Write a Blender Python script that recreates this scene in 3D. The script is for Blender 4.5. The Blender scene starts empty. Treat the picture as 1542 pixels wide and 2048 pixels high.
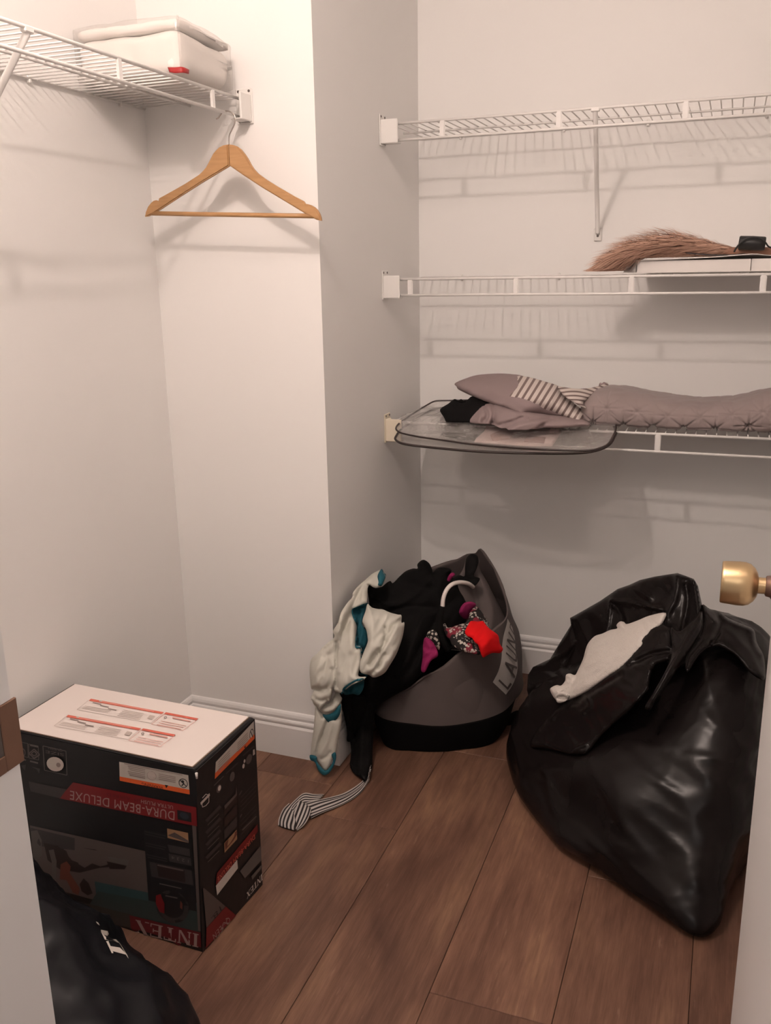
import bpy, bmesh, math, random
import numpy as np
from mathutils import Vector, Matrix, noise
from mathutils.geometry import delaunay_2d_cdt
from mathutils.bvhtree import BVHTree

random.seed(7)
scene = bpy.context.scene
COL = scene.collection

# ------------------------------------------------------------------ camera
CX, CY, FPX, CAMH = 771.0, 1024.0, 1784.387, 1.31
RM = np.array([[0.9351753309268158, 0.35378055537209124, -0.016923919951810064],
               [0.07682213290411433, -0.24925139302125124, -0.9653870223765328],
               [-0.3457534675487481, 0.9015059964956309, -0.2602719307963046]])
CAM = np.array([0.0, 0.0, CAMH])
cd = bpy.data.cameras.new('camera')
cam = bpy.data.objects.new('camera', cd)
COL.objects.link(cam)
cd.sensor_fit = 'VERTICAL'
cd.sensor_height = 36.0
cd.lens = FPX * 36.0 / 2048.0
cd.clip_start = 0.02
mw = Matrix.Identity(4)
for r in range(3):
    mw[r][0] = RM[0][r]
    mw[r][1] = -RM[1][r]
    mw[r][2] = -RM[2][r]
    mw[r][3] = CAM[r]
cam.matrix_world = mw
scene.camera = cam

# ------------------------------------------------------------------ world and lights
world = bpy.data.worlds.new('world')
scene.world = world
world.use_nodes = True
wb = world.node_tree.nodes['Background']
wb.inputs[0].default_value = (1.0, 0.88, 0.82, 1)
wb.inputs[1].default_value = 0.32
ld = bpy.data.lights.new('closet_ceiling_lamp', 'POINT')
ld.energy = 28.5
ld.color = (1.0, 0.83, 0.745)
ld.shadow_soft_size = 0.024
lo = bpy.data.objects.new('closet_ceiling_lamp', ld)
lo.location = (-0.59, 0.66, 2.36)
COL.objects.link(lo)
bd = bpy.data.lights.new('bedroom_fill_light', 'POINT')  # unseen bedroom fill, added behind the camera to lift back wall and jamb
bd.energy = 19
bd.color = (1.0, 0.89, 0.83)
bd.shadow_soft_size = 0.30
bo = bpy.data.objects.new('bedroom_fill_light', bd)
bo.location = (-0.15, -1.0, 2.15)
COL.objects.link(bo)
vs = scene.view_settings
vs.view_transform = 'Standard'
vs.look = 'None'
vs.gamma = 1.0
vs.exposure = 0.05
vs.use_curve_mapping = False

# ------------------------------------------------------------------ measuring helpers
def ray(x, y):
    return RM.T @ np.array([(x - CX) / FPX, (y - CY) / FPX, 1.0])
def atY(x, y, v):
    r = ray(x, y); return CAM + r * v / r[1]
def atX(x, y, v):
    r = ray(x, y); return CAM + r * v / r[0]
def atZ(x, y, v):
    r = ray(x, y); return CAM + r * (v - CAMH) / r[2]

# ------------------------------------------------------------------ materials
def new_mat(name):
    m = bpy.data.materials.new(name)
    m.use_nodes = True
    nt = m.node_tree
    return m, nt, nt.nodes['Principled BSDF']

def add_bump(nt, bsdf, scale, strength, dist=0.002, detail=4, stretch=None, coord='Object'):
    tc = nt.nodes.new('ShaderNodeTexCoord')
    n = nt.nodes.new('ShaderNodeTexNoise')
    n.inputs['Scale'].default_value = scale
    n.inputs['Detail'].default_value = detail
    if stretch:
        mp = nt.nodes.new('ShaderNodeMapping')
        mp.inputs['Scale'].default_value = stretch
        nt.links.new(tc.outputs[coord], mp.inputs[0])
        nt.links.new(mp.outputs[0], n.inputs['Vector'])
    else:
        nt.links.new(tc.outputs[coord], n.inputs['Vector'])
    b = nt.nodes.new('ShaderNodeBump')
    b.inputs['Strength'].default_value = strength
    b.inputs['Distance'].default_value = dist
    nt.links.new(n.outputs['Fac'], b.inputs['Height'])
    nt.links.new(b.outputs[0], bsdf.inputs['Normal'])
    return n, b

def mat(name, col, rough=0.6, metal=0.0, spec=0.5, bump=None, var=0.0, varscale=8, sheen=0.0, stretch=None):
    m, nt, b = new_mat(name)
    b.inputs['Base Color'].default_value = (*col, 1)
    b.inputs['Roughness'].default_value = rough
    b.inputs['Metallic'].default_value = metal
    b.inputs['Specular IOR Level'].default_value = spec
    if sheen:
        b.inputs['Sheen Weight'].default_value = sheen
    if bump:
        add_bump(nt, b, *bump, stretch=stretch)
    if var:
        tc = nt.nodes.new('ShaderNodeTexCoord')
        n = nt.nodes.new('ShaderNodeTexNoise')
        n.inputs['Scale'].default_value = varscale
        n.inputs['Detail'].default_value = 5
        nt.links.new(tc.outputs['Object'], n.inputs['Vector'])
        mx = nt.nodes.new('ShaderNodeMix')
        mx.data_type = 'RGBA'
        mx.inputs[6].default_value = (*[c * (1 - var) for c in col], 1)
        mx.inputs[7].default_value = (*[min(1, c * (1 + var)) for c in col], 1)
        nt.links.new(n.outputs['Fac'], mx.inputs[0])
        nt.links.new(mx.outputs[2], b.inputs['Base Color'])
    return m

M_WALL = mat('painted_wall', (0.86, 0.845, 0.825), 0.75, spec=0.25, bump=(260, 0.12, 0.001), var=0.012, varscale=3)
M_CEIL = mat('ceiling_paint', (0.87, 0.86, 0.845), 0.9)
M_TRIM = mat('white_trim_paint', (0.83, 0.815, 0.80), 0.42, bump=(40, 0.05, 0.001))
M_DOOR = mat('white_door_paint', (0.78, 0.76, 0.75), 0.45, bump=(30, 0.05, 0.001))
M_WIRE = mat('white_vinyl_wire', (0.80, 0.775, 0.75), 0.38, bump=(90, 0.08, 0.001))
M_CLIP = mat('white_plastic', (0.80, 0.78, 0.75), 0.4, bump=(60, 0.03, 0.001))
M_CREAM = mat('cream_plastic', (0.78, 0.70, 0.56), 0.45, bump=(60, 0.03, 0.001))
M_HOLE = mat('dark_screw', (0.10, 0.08, 0.07), 0.5, bump=(60, 0.03, 0.001))
M_CHROME = mat('hook_steel', (0.50, 0.46, 0.43), 0.25, metal=1.0, bump=(200, 0.02, 0.001))
M_BRASS = mat('brushed_brass', (0.60, 0.44, 0.25), 0.36, metal=1.0, bump=(60, 0.10, 0.001), stretch=(40, 1, 1))
M_BRONZE = mat('worn_bronze', (0.24, 0.16, 0.13), 0.42, metal=0.85, bump=(80, 0.4, 0.001), var=0.5, varscale=45)
M_STRIKE = mat('strike_bronze', (0.22, 0.125, 0.085), 0.45, metal=0.6, bump=(50, 0.2, 0.001), var=0.25, varscale=25)
M_BLACKFAB = mat('black_jersey', (0.0055, 0.0050, 0.0050), 0.9, spec=0.12, bump=(350, 0.25, 0.001))
M_NAVY = mat('black_nylon', (0.0075, 0.0078, 0.0098), 0.42, spec=0.2, bump=(12, 0.25, 0.008))
M_GREYBAG = mat('grey_polyester', (0.105, 0.084, 0.080), 0.7, spec=0.3, bump=(500, 0.2, 0.0006), var=0.10, varscale=6)
M_BAND = mat('pale_band', (0.56, 0.52, 0.49), 0.7, bump=(400, 0.15, 0.0006))
M_BANDTXT = mat('band_lettering', (0.10, 0.08, 0.075), 0.7, bump=(400, 0.1, 0.0006))
M_PALE = mat('pale_knit', (0.60, 0.585, 0.52), 0.8, spec=0.2, bump=(420, 0.25, 0.0007), var=0.04)
M_TEAL = mat('teal_lining', (0.016, 0.105, 0.140), 0.75, spec=0.25, bump=(300, 0.3, 0.0008), var=0.25, varscale=20)
M_MAGENTA = mat('magenta_knit', (0.27, 0.006, 0.085), 0.85, bump=(300, 0.2, 0.0008), var=0.15, varscale=25)
M_RED = mat('red_knit', (0.72, 0.006, 0.008), 0.85, spec=0.2, bump=(400, 0.25, 0.0008))
M_QUILT = mat('mauve_grey_quilt', (0.295, 0.238, 0.232), 0.85, spec=0.2, bump=(380, 0.3, 0.0008), var=0.08, varscale=14, sheen=0.2)
M_SHEET = mat('mauve_grey_sheet', (0.285, 0.220, 0.220), 0.85, spec=0.2, bump=(300, 0.25, 0.0008), var=0.07, varscale=15)
M_TOWEL = mat('white_terry', (0.70, 0.65, 0.60), 0.95, spec=0.1, bump=(420, 0.8, 0.003), var=0.06, varscale=120)
M_BEDDING = mat('white_bedding', (0.82, 0.78, 0.74), 0.85, bump=(120, 0.2, 0.002))
M_REDTAG = mat('red_tag', (0.34, 0.015, 0.015), 0.5, bump=(100, 0.1, 0.001))
M_PIPING = mat('dark_piping', (0.030, 0.018, 0.016), 0.45, bump=(200, 0.2, 0.001))
M_CARD = mat('pink_printed_card', (0.82, 0.66, 0.62), 0.5, var=0.14, varscale=14, bump=(60, 0.1, 0.001))
M_CARDGREY = mat('grey_printed_strip', (0.16, 0.145, 0.135), 0.5, bump=(60, 0.1, 0.001))
M_WHITECARD = mat('white_cardboard', (0.78, 0.74, 0.71), 0.7, bump=(120, 0.08, 0.001))
M_BOXTOP = mat('box_white_top', (0.80, 0.72, 0.68), 0.6, bump=(90, 0.06, 0.001))
M_BOXBLACK = mat('box_black_print', (0.0105, 0.0098, 0.0105), 0.45, spec=0.4, bump=(60, 0.1, 0.001), var=0.25, varscale=6)
M_EDGE = mat('corrugated_edge', (0.20, 0.13, 0.09), 0.8, bump=(200, 0.3, 0.001))
M_BLKLEATHER = mat('black_leather', (0.010, 0.009, 0.009), 0.45, bump=(150, 0.3, 0.001))

# flat print inks
def ink(name, c, rough=0.5):
    return mat(name, c, rough, bump=(80, 0.05, 0.0005))
I_RED = ink('ink_red', (0.16, 0.008, 0.010))
I_RED2 = ink('ink_dark_red', (0.11, 0.006, 0.010))
I_WHITE = ink('ink_white', (0.60, 0.55, 0.50))
I_DIMWHITE = ink('ink_dim_white', (0.30, 0.22, 0.20))
I_GREY = ink('ink_grey', (0.10, 0.085, 0.078))
I_DKGREY = ink('ink_dark_grey', (0.038, 0.032, 0.032))
I_ORANGE = ink('ink_orange', (0.62, 0.10, 0.022))
I_BLACK = ink('ink_black', (0.010, 0.009, 0.010))
I_TEAL = ink('ink_teal', (0.030, 0.062, 0.066))
I_TEALDK = ink('ink_dark_teal', (0.030, 0.045, 0.043))
I_FLOOR = ink('ink_brown_floor', (0.030, 0.028, 0.024))
I_SKIN = ink('ink_terracotta', (0.13, 0.038, 0.024))
I_TAN = ink('ink_tan', (0.30, 0.17, 0.09))
I_BROWN = ink('ink_brown', (0.022, 0.012, 0.011))
I_STONE = ink('ink_stone', (0.095, 0.072, 0.066))
I_PAPER = ink('label_paper', (0.50, 0.45, 0.40))
I_PINK = ink('ink_pink', (0.66, 0.33, 0.28))
I_CORAL = ink('ink_coral', (0.62, 0.13, 0.085))
I_PALEGREY = ink('ink_pale_grey', (0.52, 0.44, 0.40))
I_MIDGREY = ink('ink_mid_grey', (0.27, 0.21, 0.19))
I_BLUE = ink('ink_blue', (0.018, 0.026, 0.034))

def wood_floor_mat():
    m, nt, b = new_mat('brown_wood_plank')
    N, L = nt.nodes, nt.links
    tc = N.new('ShaderNodeTexCoord')
    oi = N.new('ShaderNodeObjectInfo')
    add = N.new('ShaderNodeVectorMath'); add.operation = 'ADD'
    sc = N.new('ShaderNodeVectorMath'); sc.operation = 'SCALE'
    L.new(oi.outputs['Location'], sc.inputs[0]); sc.inputs['Scale'].default_value = 13.7
    L.new(tc.outputs['Object'], add.inputs[0]); L.new(sc.outputs[0], add.inputs[1])
    def nz(scale, stretch, detail=6, rough=0.6, dist=0.0):
        mp = N.new('ShaderNodeMapping'); mp.inputs['Scale'].default_value = stretch
        L.new(add.outputs[0], mp.inputs[0])
        n = N.new('ShaderNodeTexNoise')
        n.inputs['Scale'].default_value = scale
        n.inputs['Detail'].default_value = detail
        n.inputs['Roughness'].default_value = rough
        n.inputs['Distortion'].default_value = dist
        L.new(mp.outputs[0], n.inputs['Vector'])
        return n
    big = nz(3.2, (2.6, 0.8, 1), 4, 0.55, 0.4)
    grain = nz(14, (6, 0.45, 1), 7, 0.65, 0.3)
    fine = nz(60, (8, 0.25, 1), 5, 0.7)
    fleck = nz(26, (4, 0.6, 1), 3, 0.5)
    r1 = N.new('ShaderNodeValToRGB')
    e = r1.color_ramp.elements
    e[0].position = 0.28; e[0].color = (0.108, 0.052, 0.034, 1)
    e[1].position = 0.72; e[1].color = (0.285, 0.158, 0.096, 1)
    k = r1.color_ramp.elements.new(0.5); k.color = (0.190, 0.098, 0.064, 1)
    L.new(big.outputs['Fac'], r1.inputs[0])
    r2 = N.new('ShaderNodeValToRGB')
    e = r2.color_ramp.elements
    e[0].position = 0.30; e[0].color = (0.62, 0.58, 0.56, 1)
    e[1].position = 0.68; e[1].color = (1.20, 1.22, 1.25, 1)
    L.new(grain.outputs['Fac'], r2.inputs[0])
    m1 = N.new('ShaderNodeMix'); m1.data_type = 'RGBA'; m1.blend_type = 'MULTIPLY'; m1.inputs[0].default_value = 0.75
    L.new(r1.outputs[0], m1.inputs[6]); L.new(r2.outputs[0], m1.inputs[7])
    r3 = N.new('ShaderNodeValToRGB')
    e = r3.color_ramp.elements
    e[0].position = 0.35; e[0].color = (0.80, 0.78, 0.78, 1)
    e[1].position = 0.65; e[1].color = (1.10, 1.10, 1.10, 1)
    L.new(fine.outputs['Fac'], r3.inputs[0])
    m2 = N.new('ShaderNodeMix'); m2.data_type = 'RGBA'; m2.blend_type = 'MULTIPLY'; m2.inputs[0].default_value = 0.7
    L.new(m1.outputs[2], m2.inputs[6]); L.new(r3.outputs[0], m2.inputs[7])
    r4 = N.new('ShaderNodeValToRGB')
    e = r4.color_ramp.elements
    e[0].position = 0.66; e[0].color = (0, 0, 0, 1)
    e[1].position = 0.80; e[1].color = (0.35, 0.35, 0.35, 1)
    L.new(fleck.outputs['Fac'], r4.inputs[0])
    m3 = N.new('ShaderNodeMix'); m3.data_type = 'RGBA'
    L.new(r4.outputs[0], m3.inputs[0])
    L.new(m2.outputs[2], m3.inputs[6]); m3.inputs[7].default_value = (0.40, 0.25, 0.18, 1)
    hs = N.new('ShaderNodeHueSaturation')
    mr = N.new('ShaderNodeMapRange')
    mr.inputs['To Min'].default_value = 0.84; mr.inputs['To Max'].default_value = 1.14
    L.new(oi.outputs['Random'], mr.inputs['Value'])
    L.new(mr.outputs[0], hs.inputs['Value'])
    L.new(m3.outputs[2], hs.inputs['Color'])
    L.new(hs.outputs[0], b.inputs['Base Color'])
    b.inputs['Roughness'].default_value = 0.5
    b.inputs['Specular IOR Level'].default_value = 0.35
    bp = N.new('ShaderNodeBump'); bp.inputs['Strength'].default_value = 0.25; bp.inputs['Distance'].default_value = 0.001
    L.new(fine.outputs['Fac'], bp.inputs['Height']); L.new(bp.outputs[0], b.inputs['Normal'])
    return m
M_WOOD = wood_floor_mat()
M_GROOVE = mat('floor_underlay', (0.015, 0.009, 0.007), 0.9, bump=(50, 0.1, 0.001))

def hanger_wood():
    m, nt, b = new_mat('hanger_wood')
    N, L = nt.nodes, nt.links
    tc = N.new('ShaderNodeTexCoord'); mp = N.new('ShaderNodeMapping')
    mp.inputs['Scale'].default_value = (3, 30, 30)
    n = N.new('ShaderNodeTexNoise'); n.inputs['Scale'].default_value = 6; n.inputs['Detail'].default_value = 5
    L.new(tc.outputs['Object'], mp.inputs[0]); L.new(mp.outputs[0], n.inputs['Vector'])
    r = N.new('ShaderNodeValToRGB')
    r.color_ramp.elements[0].color = (0.40, 0.215, 0.090, 1); r.color_ramp.elements[0].position = 0.3
    r.color_ramp.elements[1].color = (0.48, 0.27, 0.120, 1); r.color_ramp.elements[1].position = 0.7
    L.new(n.outputs['Fac'], r.inputs[0]); L.new(r.outputs[0], b.inputs['Base Color'])
    b.inputs['Roughness'].default_value = 0.4
    return m
M_HANGER = hanger_wood()

def plastic_bag_mat():
    m, nt, b = new_mat('black_plastic_film')
    N, L = nt.nodes, nt.links
    b.inputs['Base Color'].default_value = (0.0085, 0.0064, 0.0062, 1)
    b.inputs['Roughness'].default_value = 0.27
    b.inputs['Specular IOR Level'].default_value = 0.17
    add_bump(nt, b, 30, 0.12, 0.003, 2)
    return m
M_TRASH = plastic_bag_mat()

def clear_film(name, tint, gloss_mix, rough, bscale, bstr):
    m = bpy.data.materials.new(name); m.use_nodes = True
    nt = m.node_tree; N, L = nt.nodes, nt.links
    N.remove(N['Principled BSDF'])
    out = [x for x in N if x.type == 'OUTPUT_MATERIAL'][0]
    tr = N.new('ShaderNodeBsdfTransparent'); tr.inputs[0].default_value = (*tint, 1)
    gl = N.new('ShaderNodeBsdfGlossy'); gl.inputs['Roughness'].default_value = rough
    gl.inputs[0].default_value = (0.9, 0.9, 0.9, 1)
    df = N.new('ShaderNodeBsdfDiffuse'); df.inputs[0].default_value = (0.80, 0.78, 0.76, 1)
    lw = N.new('ShaderNodeLayerWeight'); lw.inputs[0].default_value = 0.35
    tc = N.new('ShaderNodeTexCoord')
    n = N.new('ShaderNodeTexNoise'); n.inputs['Scale'].default_value = bscale; n.inputs['Detail'].default_value = 3
    L.new(tc.outputs['Object'], n.inputs['Vector'])
    bp = N.new('ShaderNodeBump'); bp.inputs['Strength'].default_value = bstr; bp.inputs['Distance'].default_value = 0.01
    L.new(n.outputs['Fac'], bp.inputs['Height'])
    L.new(bp.outputs[0], gl.inputs['Normal']); L.new(bp.outputs[0], lw.inputs['Normal'])
    hz = N.new('ShaderNodeMixShader'); hz.inputs[0].default_value = gloss_mix
    L.new(tr.outputs[0], hz.inputs[1]); L.new(df.outputs[0], hz.inputs[2])
    mx = N.new('ShaderNodeMixShader')
    ml = N.new('ShaderNodeMath'); ml.operation = 'MULTIPLY'; ml.inputs[1].default_value = 0.22
    L.new(lw.outputs['Fresnel'], ml.inputs[0]); L.new(ml.outputs[0], mx.inputs[0])
    L.new(hz.outputs[0], mx.inputs[1]); L.new(gl.outputs[0], mx.inputs[2])
    L.new(mx.outputs[0], out.inputs['Surface'])
    return m
M_CLEAR = clear_film('clear_vinyl', (0.97, 0.965, 0.96), 0.12, 0.08, 22, 1.0)
M_PACK = clear_film('clear_pack_film', (0.985, 0.98, 0.975), 0.10, 0.12, 14, 0.5)

def stripe_mat(name, c1, c2, duty, bumpscale=300):
    m, nt, b = new_mat(name)
    N, L = nt.nodes, nt.links
    at = N.new('ShaderNodeAttribute'); at.attribute_name = 'stripe'
    fr = N.new('ShaderNodeMath'); fr.operation = 'FRACT'
    gt = N.new('ShaderNodeMath'); gt.operation = 'GREATER_THAN'; gt.inputs[1].default_value = duty
    L.new(at.outputs['Fac'], fr.inputs[0]); L.new(fr.outputs[0], gt.inputs[0])
    mx = N.new('ShaderNodeMix'); mx.data_type = 'RGBA'
    mx.inputs[6].default_value = (*c1, 1); mx.inputs[7].default_value = (*c2, 1)
    L.new(gt.outputs[0], mx.inputs[0]); L.new(mx.outputs[2], b.inputs['Base Color'])
    b.inputs['Roughness'].default_value = 0.85
    add_bump(nt, b, bumpscale, 0.2, 0.0008)
    return m
M_STRIPE = stripe_mat('grey_white_stripe', (0.60, 0.53, 0.49), (0.185, 0.135, 0.125), 0.60)
M_BELT = stripe_mat('black_white_stripe', (0.52, 0.47, 0.44), (0.020, 0.013, 0.013), 0.50)

def floral_mat():
    m, nt, b = new_mat('black_floral_print')
    N, L = nt.nodes, nt.links
    tc = N.new('ShaderNodeTexCoord')
    v = N.new('ShaderNodeTexVoronoi'); v.inputs['Scale'].default_value = 120
    L.new(tc.outputs['Object'], v.inputs['Vector'])
    n = N.new('ShaderNodeTexNoise'); n.inputs['Scale'].default_value = 24; n.inputs['Detail'].default_value = 2
    L.new(tc.outputs['Object'], n.inputs['Vector'])
    n2 = N.new('ShaderNodeTexNoise'); n2.inputs['Scale'].default_value = 15
    mp = N.new('ShaderNodeMapping'); mp.inputs['Location'].default_value = (3.1, 1.7, 0.4)
    L.new(tc.outputs['Object'], mp.inputs[0]); L.new(mp.outputs[0], n2.inputs['Vector'])
    lt = N.new('ShaderNodeMath'); lt.operation = 'LESS_THAN'; lt.inputs[1].default_value = 0.45
    L.new(v.outputs['Distance'], lt.inputs[0])
    gt = N.new('ShaderNodeMath'); gt.operation = 'GREATER_THAN'; gt.inputs[1].default_value = 0.47
    L.new(n.outputs['Fac'], gt.inputs[0])
    mu = N.new('ShaderNodeMath'); mu.operation = 'MULTIPLY'
    L.new(lt.outputs[0], mu.inputs[0]); L.new(gt.outputs[0], mu.inputs[1])
    g2 = N.new('ShaderNodeMath'); g2.operation = 'GREATER_THAN'; g2.inputs[1].default_value = 0.60
    L.new(n2.outputs['Fac'], g2.inputs[0])
    base = N.new('ShaderNodeMix'); base.data_type = 'RGBA'
    base.inputs[6].default_value = (0.012, 0.008, 0.008, 1); base.inputs[7].default_value = (0.20, 0.012, 0.03, 1)
    L.new(g2.outputs[0], base.inputs[0])
    mx = N.new('ShaderNodeMix'); mx.data_type = 'RGBA'
    mx.inputs[7].default_value = (0.50, 0.45, 0.40, 1)
    L.new(base.outputs[2], mx.inputs[6]); L.new(mu.outputs[0], mx.inputs[0])
    L.new(mx.outputs[2], b.inputs['Base Color'])
    b.inputs['Roughness'].default_value = 0.85
    return m
M_FLORAL = floral_mat()

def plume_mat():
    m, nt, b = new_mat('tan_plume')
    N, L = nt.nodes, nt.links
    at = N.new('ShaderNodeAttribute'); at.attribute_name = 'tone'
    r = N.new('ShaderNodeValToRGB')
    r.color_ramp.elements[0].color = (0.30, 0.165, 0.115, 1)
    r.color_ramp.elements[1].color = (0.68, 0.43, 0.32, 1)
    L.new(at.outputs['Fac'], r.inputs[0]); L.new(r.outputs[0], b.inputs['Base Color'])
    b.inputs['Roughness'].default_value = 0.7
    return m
M_PLUME = plume_mat()

# ------------------------------------------------------------------ mesh helpers
def link(name, me, m=None, parent=None, smooth=False):
    o = bpy.data.objects.new(name, me)
    COL.objects.link(o)
    if m is not None:
        for mm in (m if isinstance(m, (list, tuple)) else [m]):
            me.materials.append(mm)
    if smooth:
        for p in me.polygons:
            p.use_smooth = True
    if parent is not None:
        o.parent = parent
        o.matrix_parent_inverse = parent.matrix_world.inverted()
    return o

def mesh_obj(name, V, F, m=None, parent=None, smooth=False):
    me = bpy.data.meshes.new(name)
    me.from_pydata([tuple(v) for v in V], [], [tuple(f) for f in F])
    me.update()
    return link(name, me, m, parent, smooth)

def bm_obj(name, bm, m=None, parent=None, smooth=False):
    bmesh.ops.recalc_face_normals(bm, faces=bm.faces)
    me = bpy.data.meshes.new(name)
    bm.to_mesh(me); bm.free()
    return link(name, me, m, parent, smooth)

def thing(name, label, cat, loc=(0, 0, 0), group=None):
    o = bpy.data.objects.new(name, None)
    o.empty_display_size = 0.05
    o.location = loc
    COL.objects.link(o)
    o.matrix_world = Matrix.Translation(loc)
    tag(o, label, cat, group)
    return o

def tag(o, label=None, cat=None, group=None, kind=None):
    if label: o['label'] = label
    if cat: o['category'] = cat
    if group: o['group'] = group
    if kind: o['kind'] = kind
    return o

def add_box(bm, lo, hi, bevel=0.0, seg=1):
    r = bmesh.ops.create_cube(bm, size=1.0)
    vs_ = r['verts']
    lo, hi = Vector(lo), Vector(hi)
    for v in vs_:
        v.co = Vector((lo[i] + (v.co[i] + 0.5) * (hi[i] - lo[i]) for i in range(3)))
    if bevel:
        es = list({e for v in vs_ for e in v.link_edges})
        bmesh.ops.bevel(bm, geom=es, offset=bevel, segments=seg, affect='EDGES', clamp_overlap=True)

def box_obj(name, lo, hi, m, parent=None, bevel=0.0, seg=1):
    bm = bmesh.new(); add_box(bm, lo, hi, bevel, seg)
    return bm_obj(name, bm, m, parent)

def catmull(pts, n, closed=False):
    P = [np.array(p, float) for p in pts]
    out = []
    N = len(P)
    segs = N if closed else N - 1
    for i in range(segs):
        if closed:
            p0, p1, p2, p3 = P[(i - 1) % N], P[i], P[(i + 1) % N], P[(i + 2) % N]
        else:
            p1, p2 = P[i], P[i + 1]
            p0 = P[i - 1] if i > 0 else 2 * p1 - p2
            p3 = P[i + 2] if i + 2 < N else 2 * p2 - p1
        for k in range(n):
            t = k / n
            out.append(0.5 * ((2 * p1) + (-p0 + p2) * t + (2 * p0 - 5 * p1 + 4 * p2 - p3) * t * t + (-p0 + 3 * p1 - 3 * p2 + p3) * t ** 3))
    if not closed:
        out.append(P[-1])
    return out

def add_tube(V, F, pts, r, n=8, closed=False, flat=None):
    """append a tube along 3D points; r a number or a list; flat=(axis, factor) widens the section"""
    pts = [np.array(p, float) for p in pts]
    N = len(pts)
    base = len(V)
    up = None
    for i in range(N):
        if closed:
            t = pts[(i + 1) % N] - pts[i - 1]
        else:
            t = pts[min(i + 1, N - 1)] - pts[max(i - 1, 0)]
        t = t / (np.linalg.norm(t) + 1e-12)
        if up is None:
            up = np.array([0, 0, 1.0]) if abs(t[2]) < 0.9 else np.array([1.0, 0, 0])
        a = np.cross(up, t); a /= np.linalg.norm(a)
        b = np.cross(t, a)
        up = b
        rr = r[i] if isinstance(r, (list, tuple)) else r
        for k in range(n):
            an = 2 * math.pi * k / n
            V.append(pts[i] + rr * (math.cos(an) * a + math.sin(an) * b))
    for i in range(N if closed else N - 1):
        for k in range(n):
            i2 = (i + 1) % N
            F.append((base + i * n + k, base + i * n + (k + 1) % n, base + i2 * n + (k + 1) % n, base + i2 * n + k))
    if not closed:
        F.append(tuple(base + k for k in reversed(range(n))))
        F.append(tuple(base + (N - 1) * n + k for k in range(n)))

def tube_obj(name, pts, r, m, parent=None, n=8, closed=False):
    V, F = [], []
    add_tube(V, F, pts, r, n, closed)
    return mesh_obj(name, V, F, m, parent, True)

def lathe_obj(name, prof, origin, axis, m, parent=None, n=40):
    """prof: list of (distance along axis, radius)"""
    ax = Vector(axis).normalized()
    a = ax.orthogonal().normalized(); b = ax.cross(a)
    V, F = [], []
    for d, r in prof:
        for k in range(n):
            t = 2 * math.pi * k / n
            V.append(Vector(origin) + ax * d + (a * math.cos(t) + b * math.sin(t)) * max(r, 1e-4))
    for i in range(len(prof) - 1):
        for k in range(n):
            F.append((i * n + k, i * n + (k + 1) % n, (i + 1) * n + (k + 1) % n, (i + 1) * n + k))
    F.append(tuple(reversed(range(n))))
    F.append(tuple((len(prof) - 1) * n + k for k in range(n)))
    o = mesh_obj(name, V, F, m, parent, True)
    me = o.data
    bm = bmesh.new(); bm.from_mesh(me); bmesh.ops.recalc_face_normals(bm, faces=bm.faces)
    for e in bm.edges:
        if len(e.link_faces) == 2 and e.calc_face_angle() > 0.9:
            e.smooth = False
    bm.to_mesh(me); bm.free()
    return o

def loft_obj(name, rings, m, parent=None, nu=4, nv=5, disp=None, cap=True):
    """rings: closed point lists of equal length, bottom to top"""
    R = [catmull(r, nu, True) for r in rings]
    n = len(R[0])
    cols = [catmull([r[k] for r in R], nv) for k in range(n)]
    rows = len(cols[0])
    V, F = [], []
    for j in range(rows):
        for k in range(n):
            V.append(cols[k][j])
    for j in range(rows - 1):
        for k in range(n):
            F.append((j * n + k, j * n + (k + 1) % n, (j + 1) * n + (k + 1) % n, (j + 1) * n + k))
    if cap:
        for j, rev in ((0, True), (rows - 1, False)):
            c = sum(V[j * n + k] for k in range(n)) / n
            V.append(c); ci = len(V) - 1
            for k in range(n):
                f = (j * n + k, j * n + (k + 1) % n, ci)
                F.append(tuple(reversed(f)) if rev else f)
    o = mesh_obj(name, V, F, m, parent, True)
    if disp:
        me = o.data
        me.update()
        nor = [v.normal.copy() for v in me.vertices]
        for i, v in enumerate(me.vertices):
            v.co = v.co + nor[i] * disp(v.co, nor[i])
            if v.co.z < 0.001: v.co.z = 0.001
        me.update()
    return o

def tps(ctrl):
    """thin-plate spline through (px, py, value)"""
    c = np.array(ctrl, float)
    n = len(c)
    if n == 1:
        return lambda P: np.full(len(P), c[0, 2])
    XY = c[:, :2] / 100.0
    if n < 3:
        w = np.linalg.lstsq(np.c_[np.ones(n), XY], c[:, 2], rcond=None)[0]
        return lambda P: np.c_[np.ones(len(P)), np.asarray(P) / 100.0] @ w
    def K(a, b):
        d = np.linalg.norm(a[:, None] - b[None], axis=2)
        return np.where(d > 1e-9, d * d * np.log(np.maximum(d, 1e-9)), 0)
    A = np.zeros((n + 3, n + 3)); B = np.zeros(n + 3)
    A[:n, :n] = K(XY, XY) + 1e-4 * np.eye(n)
    A[:n, n] = 1; A[:n, n + 1:] = XY
    A[n, :n] = 1; A[n + 1:, :n] = XY.T
    B[:n] = c[:, 2]
    w = np.linalg.solve(A, B)
    def f(P):
        P = np.asarray(P, float) / 100.0
        return K(P, XY) @ w[:n] + w[n] + P @ w[n + 1:]
    return f

def seg_dist(P, poly, closed):
    P = np.asarray(P); Q = np.asarray(poly)
    A = Q; B = np.roll(Q, -1, 0)
    if not closed:
        A = Q[:-1]; B = Q[1:]
    d = np.full(len(P), 1e9)
    for a, b in zip(A, B):
        ab = b - a
        t = np.clip(((P - a) @ ab) / (ab @ ab + 1e-9), 0, 1)
        d = np.minimum(d, np.linalg.norm(P - (a + t[:, None] * ab), axis=1))
    return d

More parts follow.
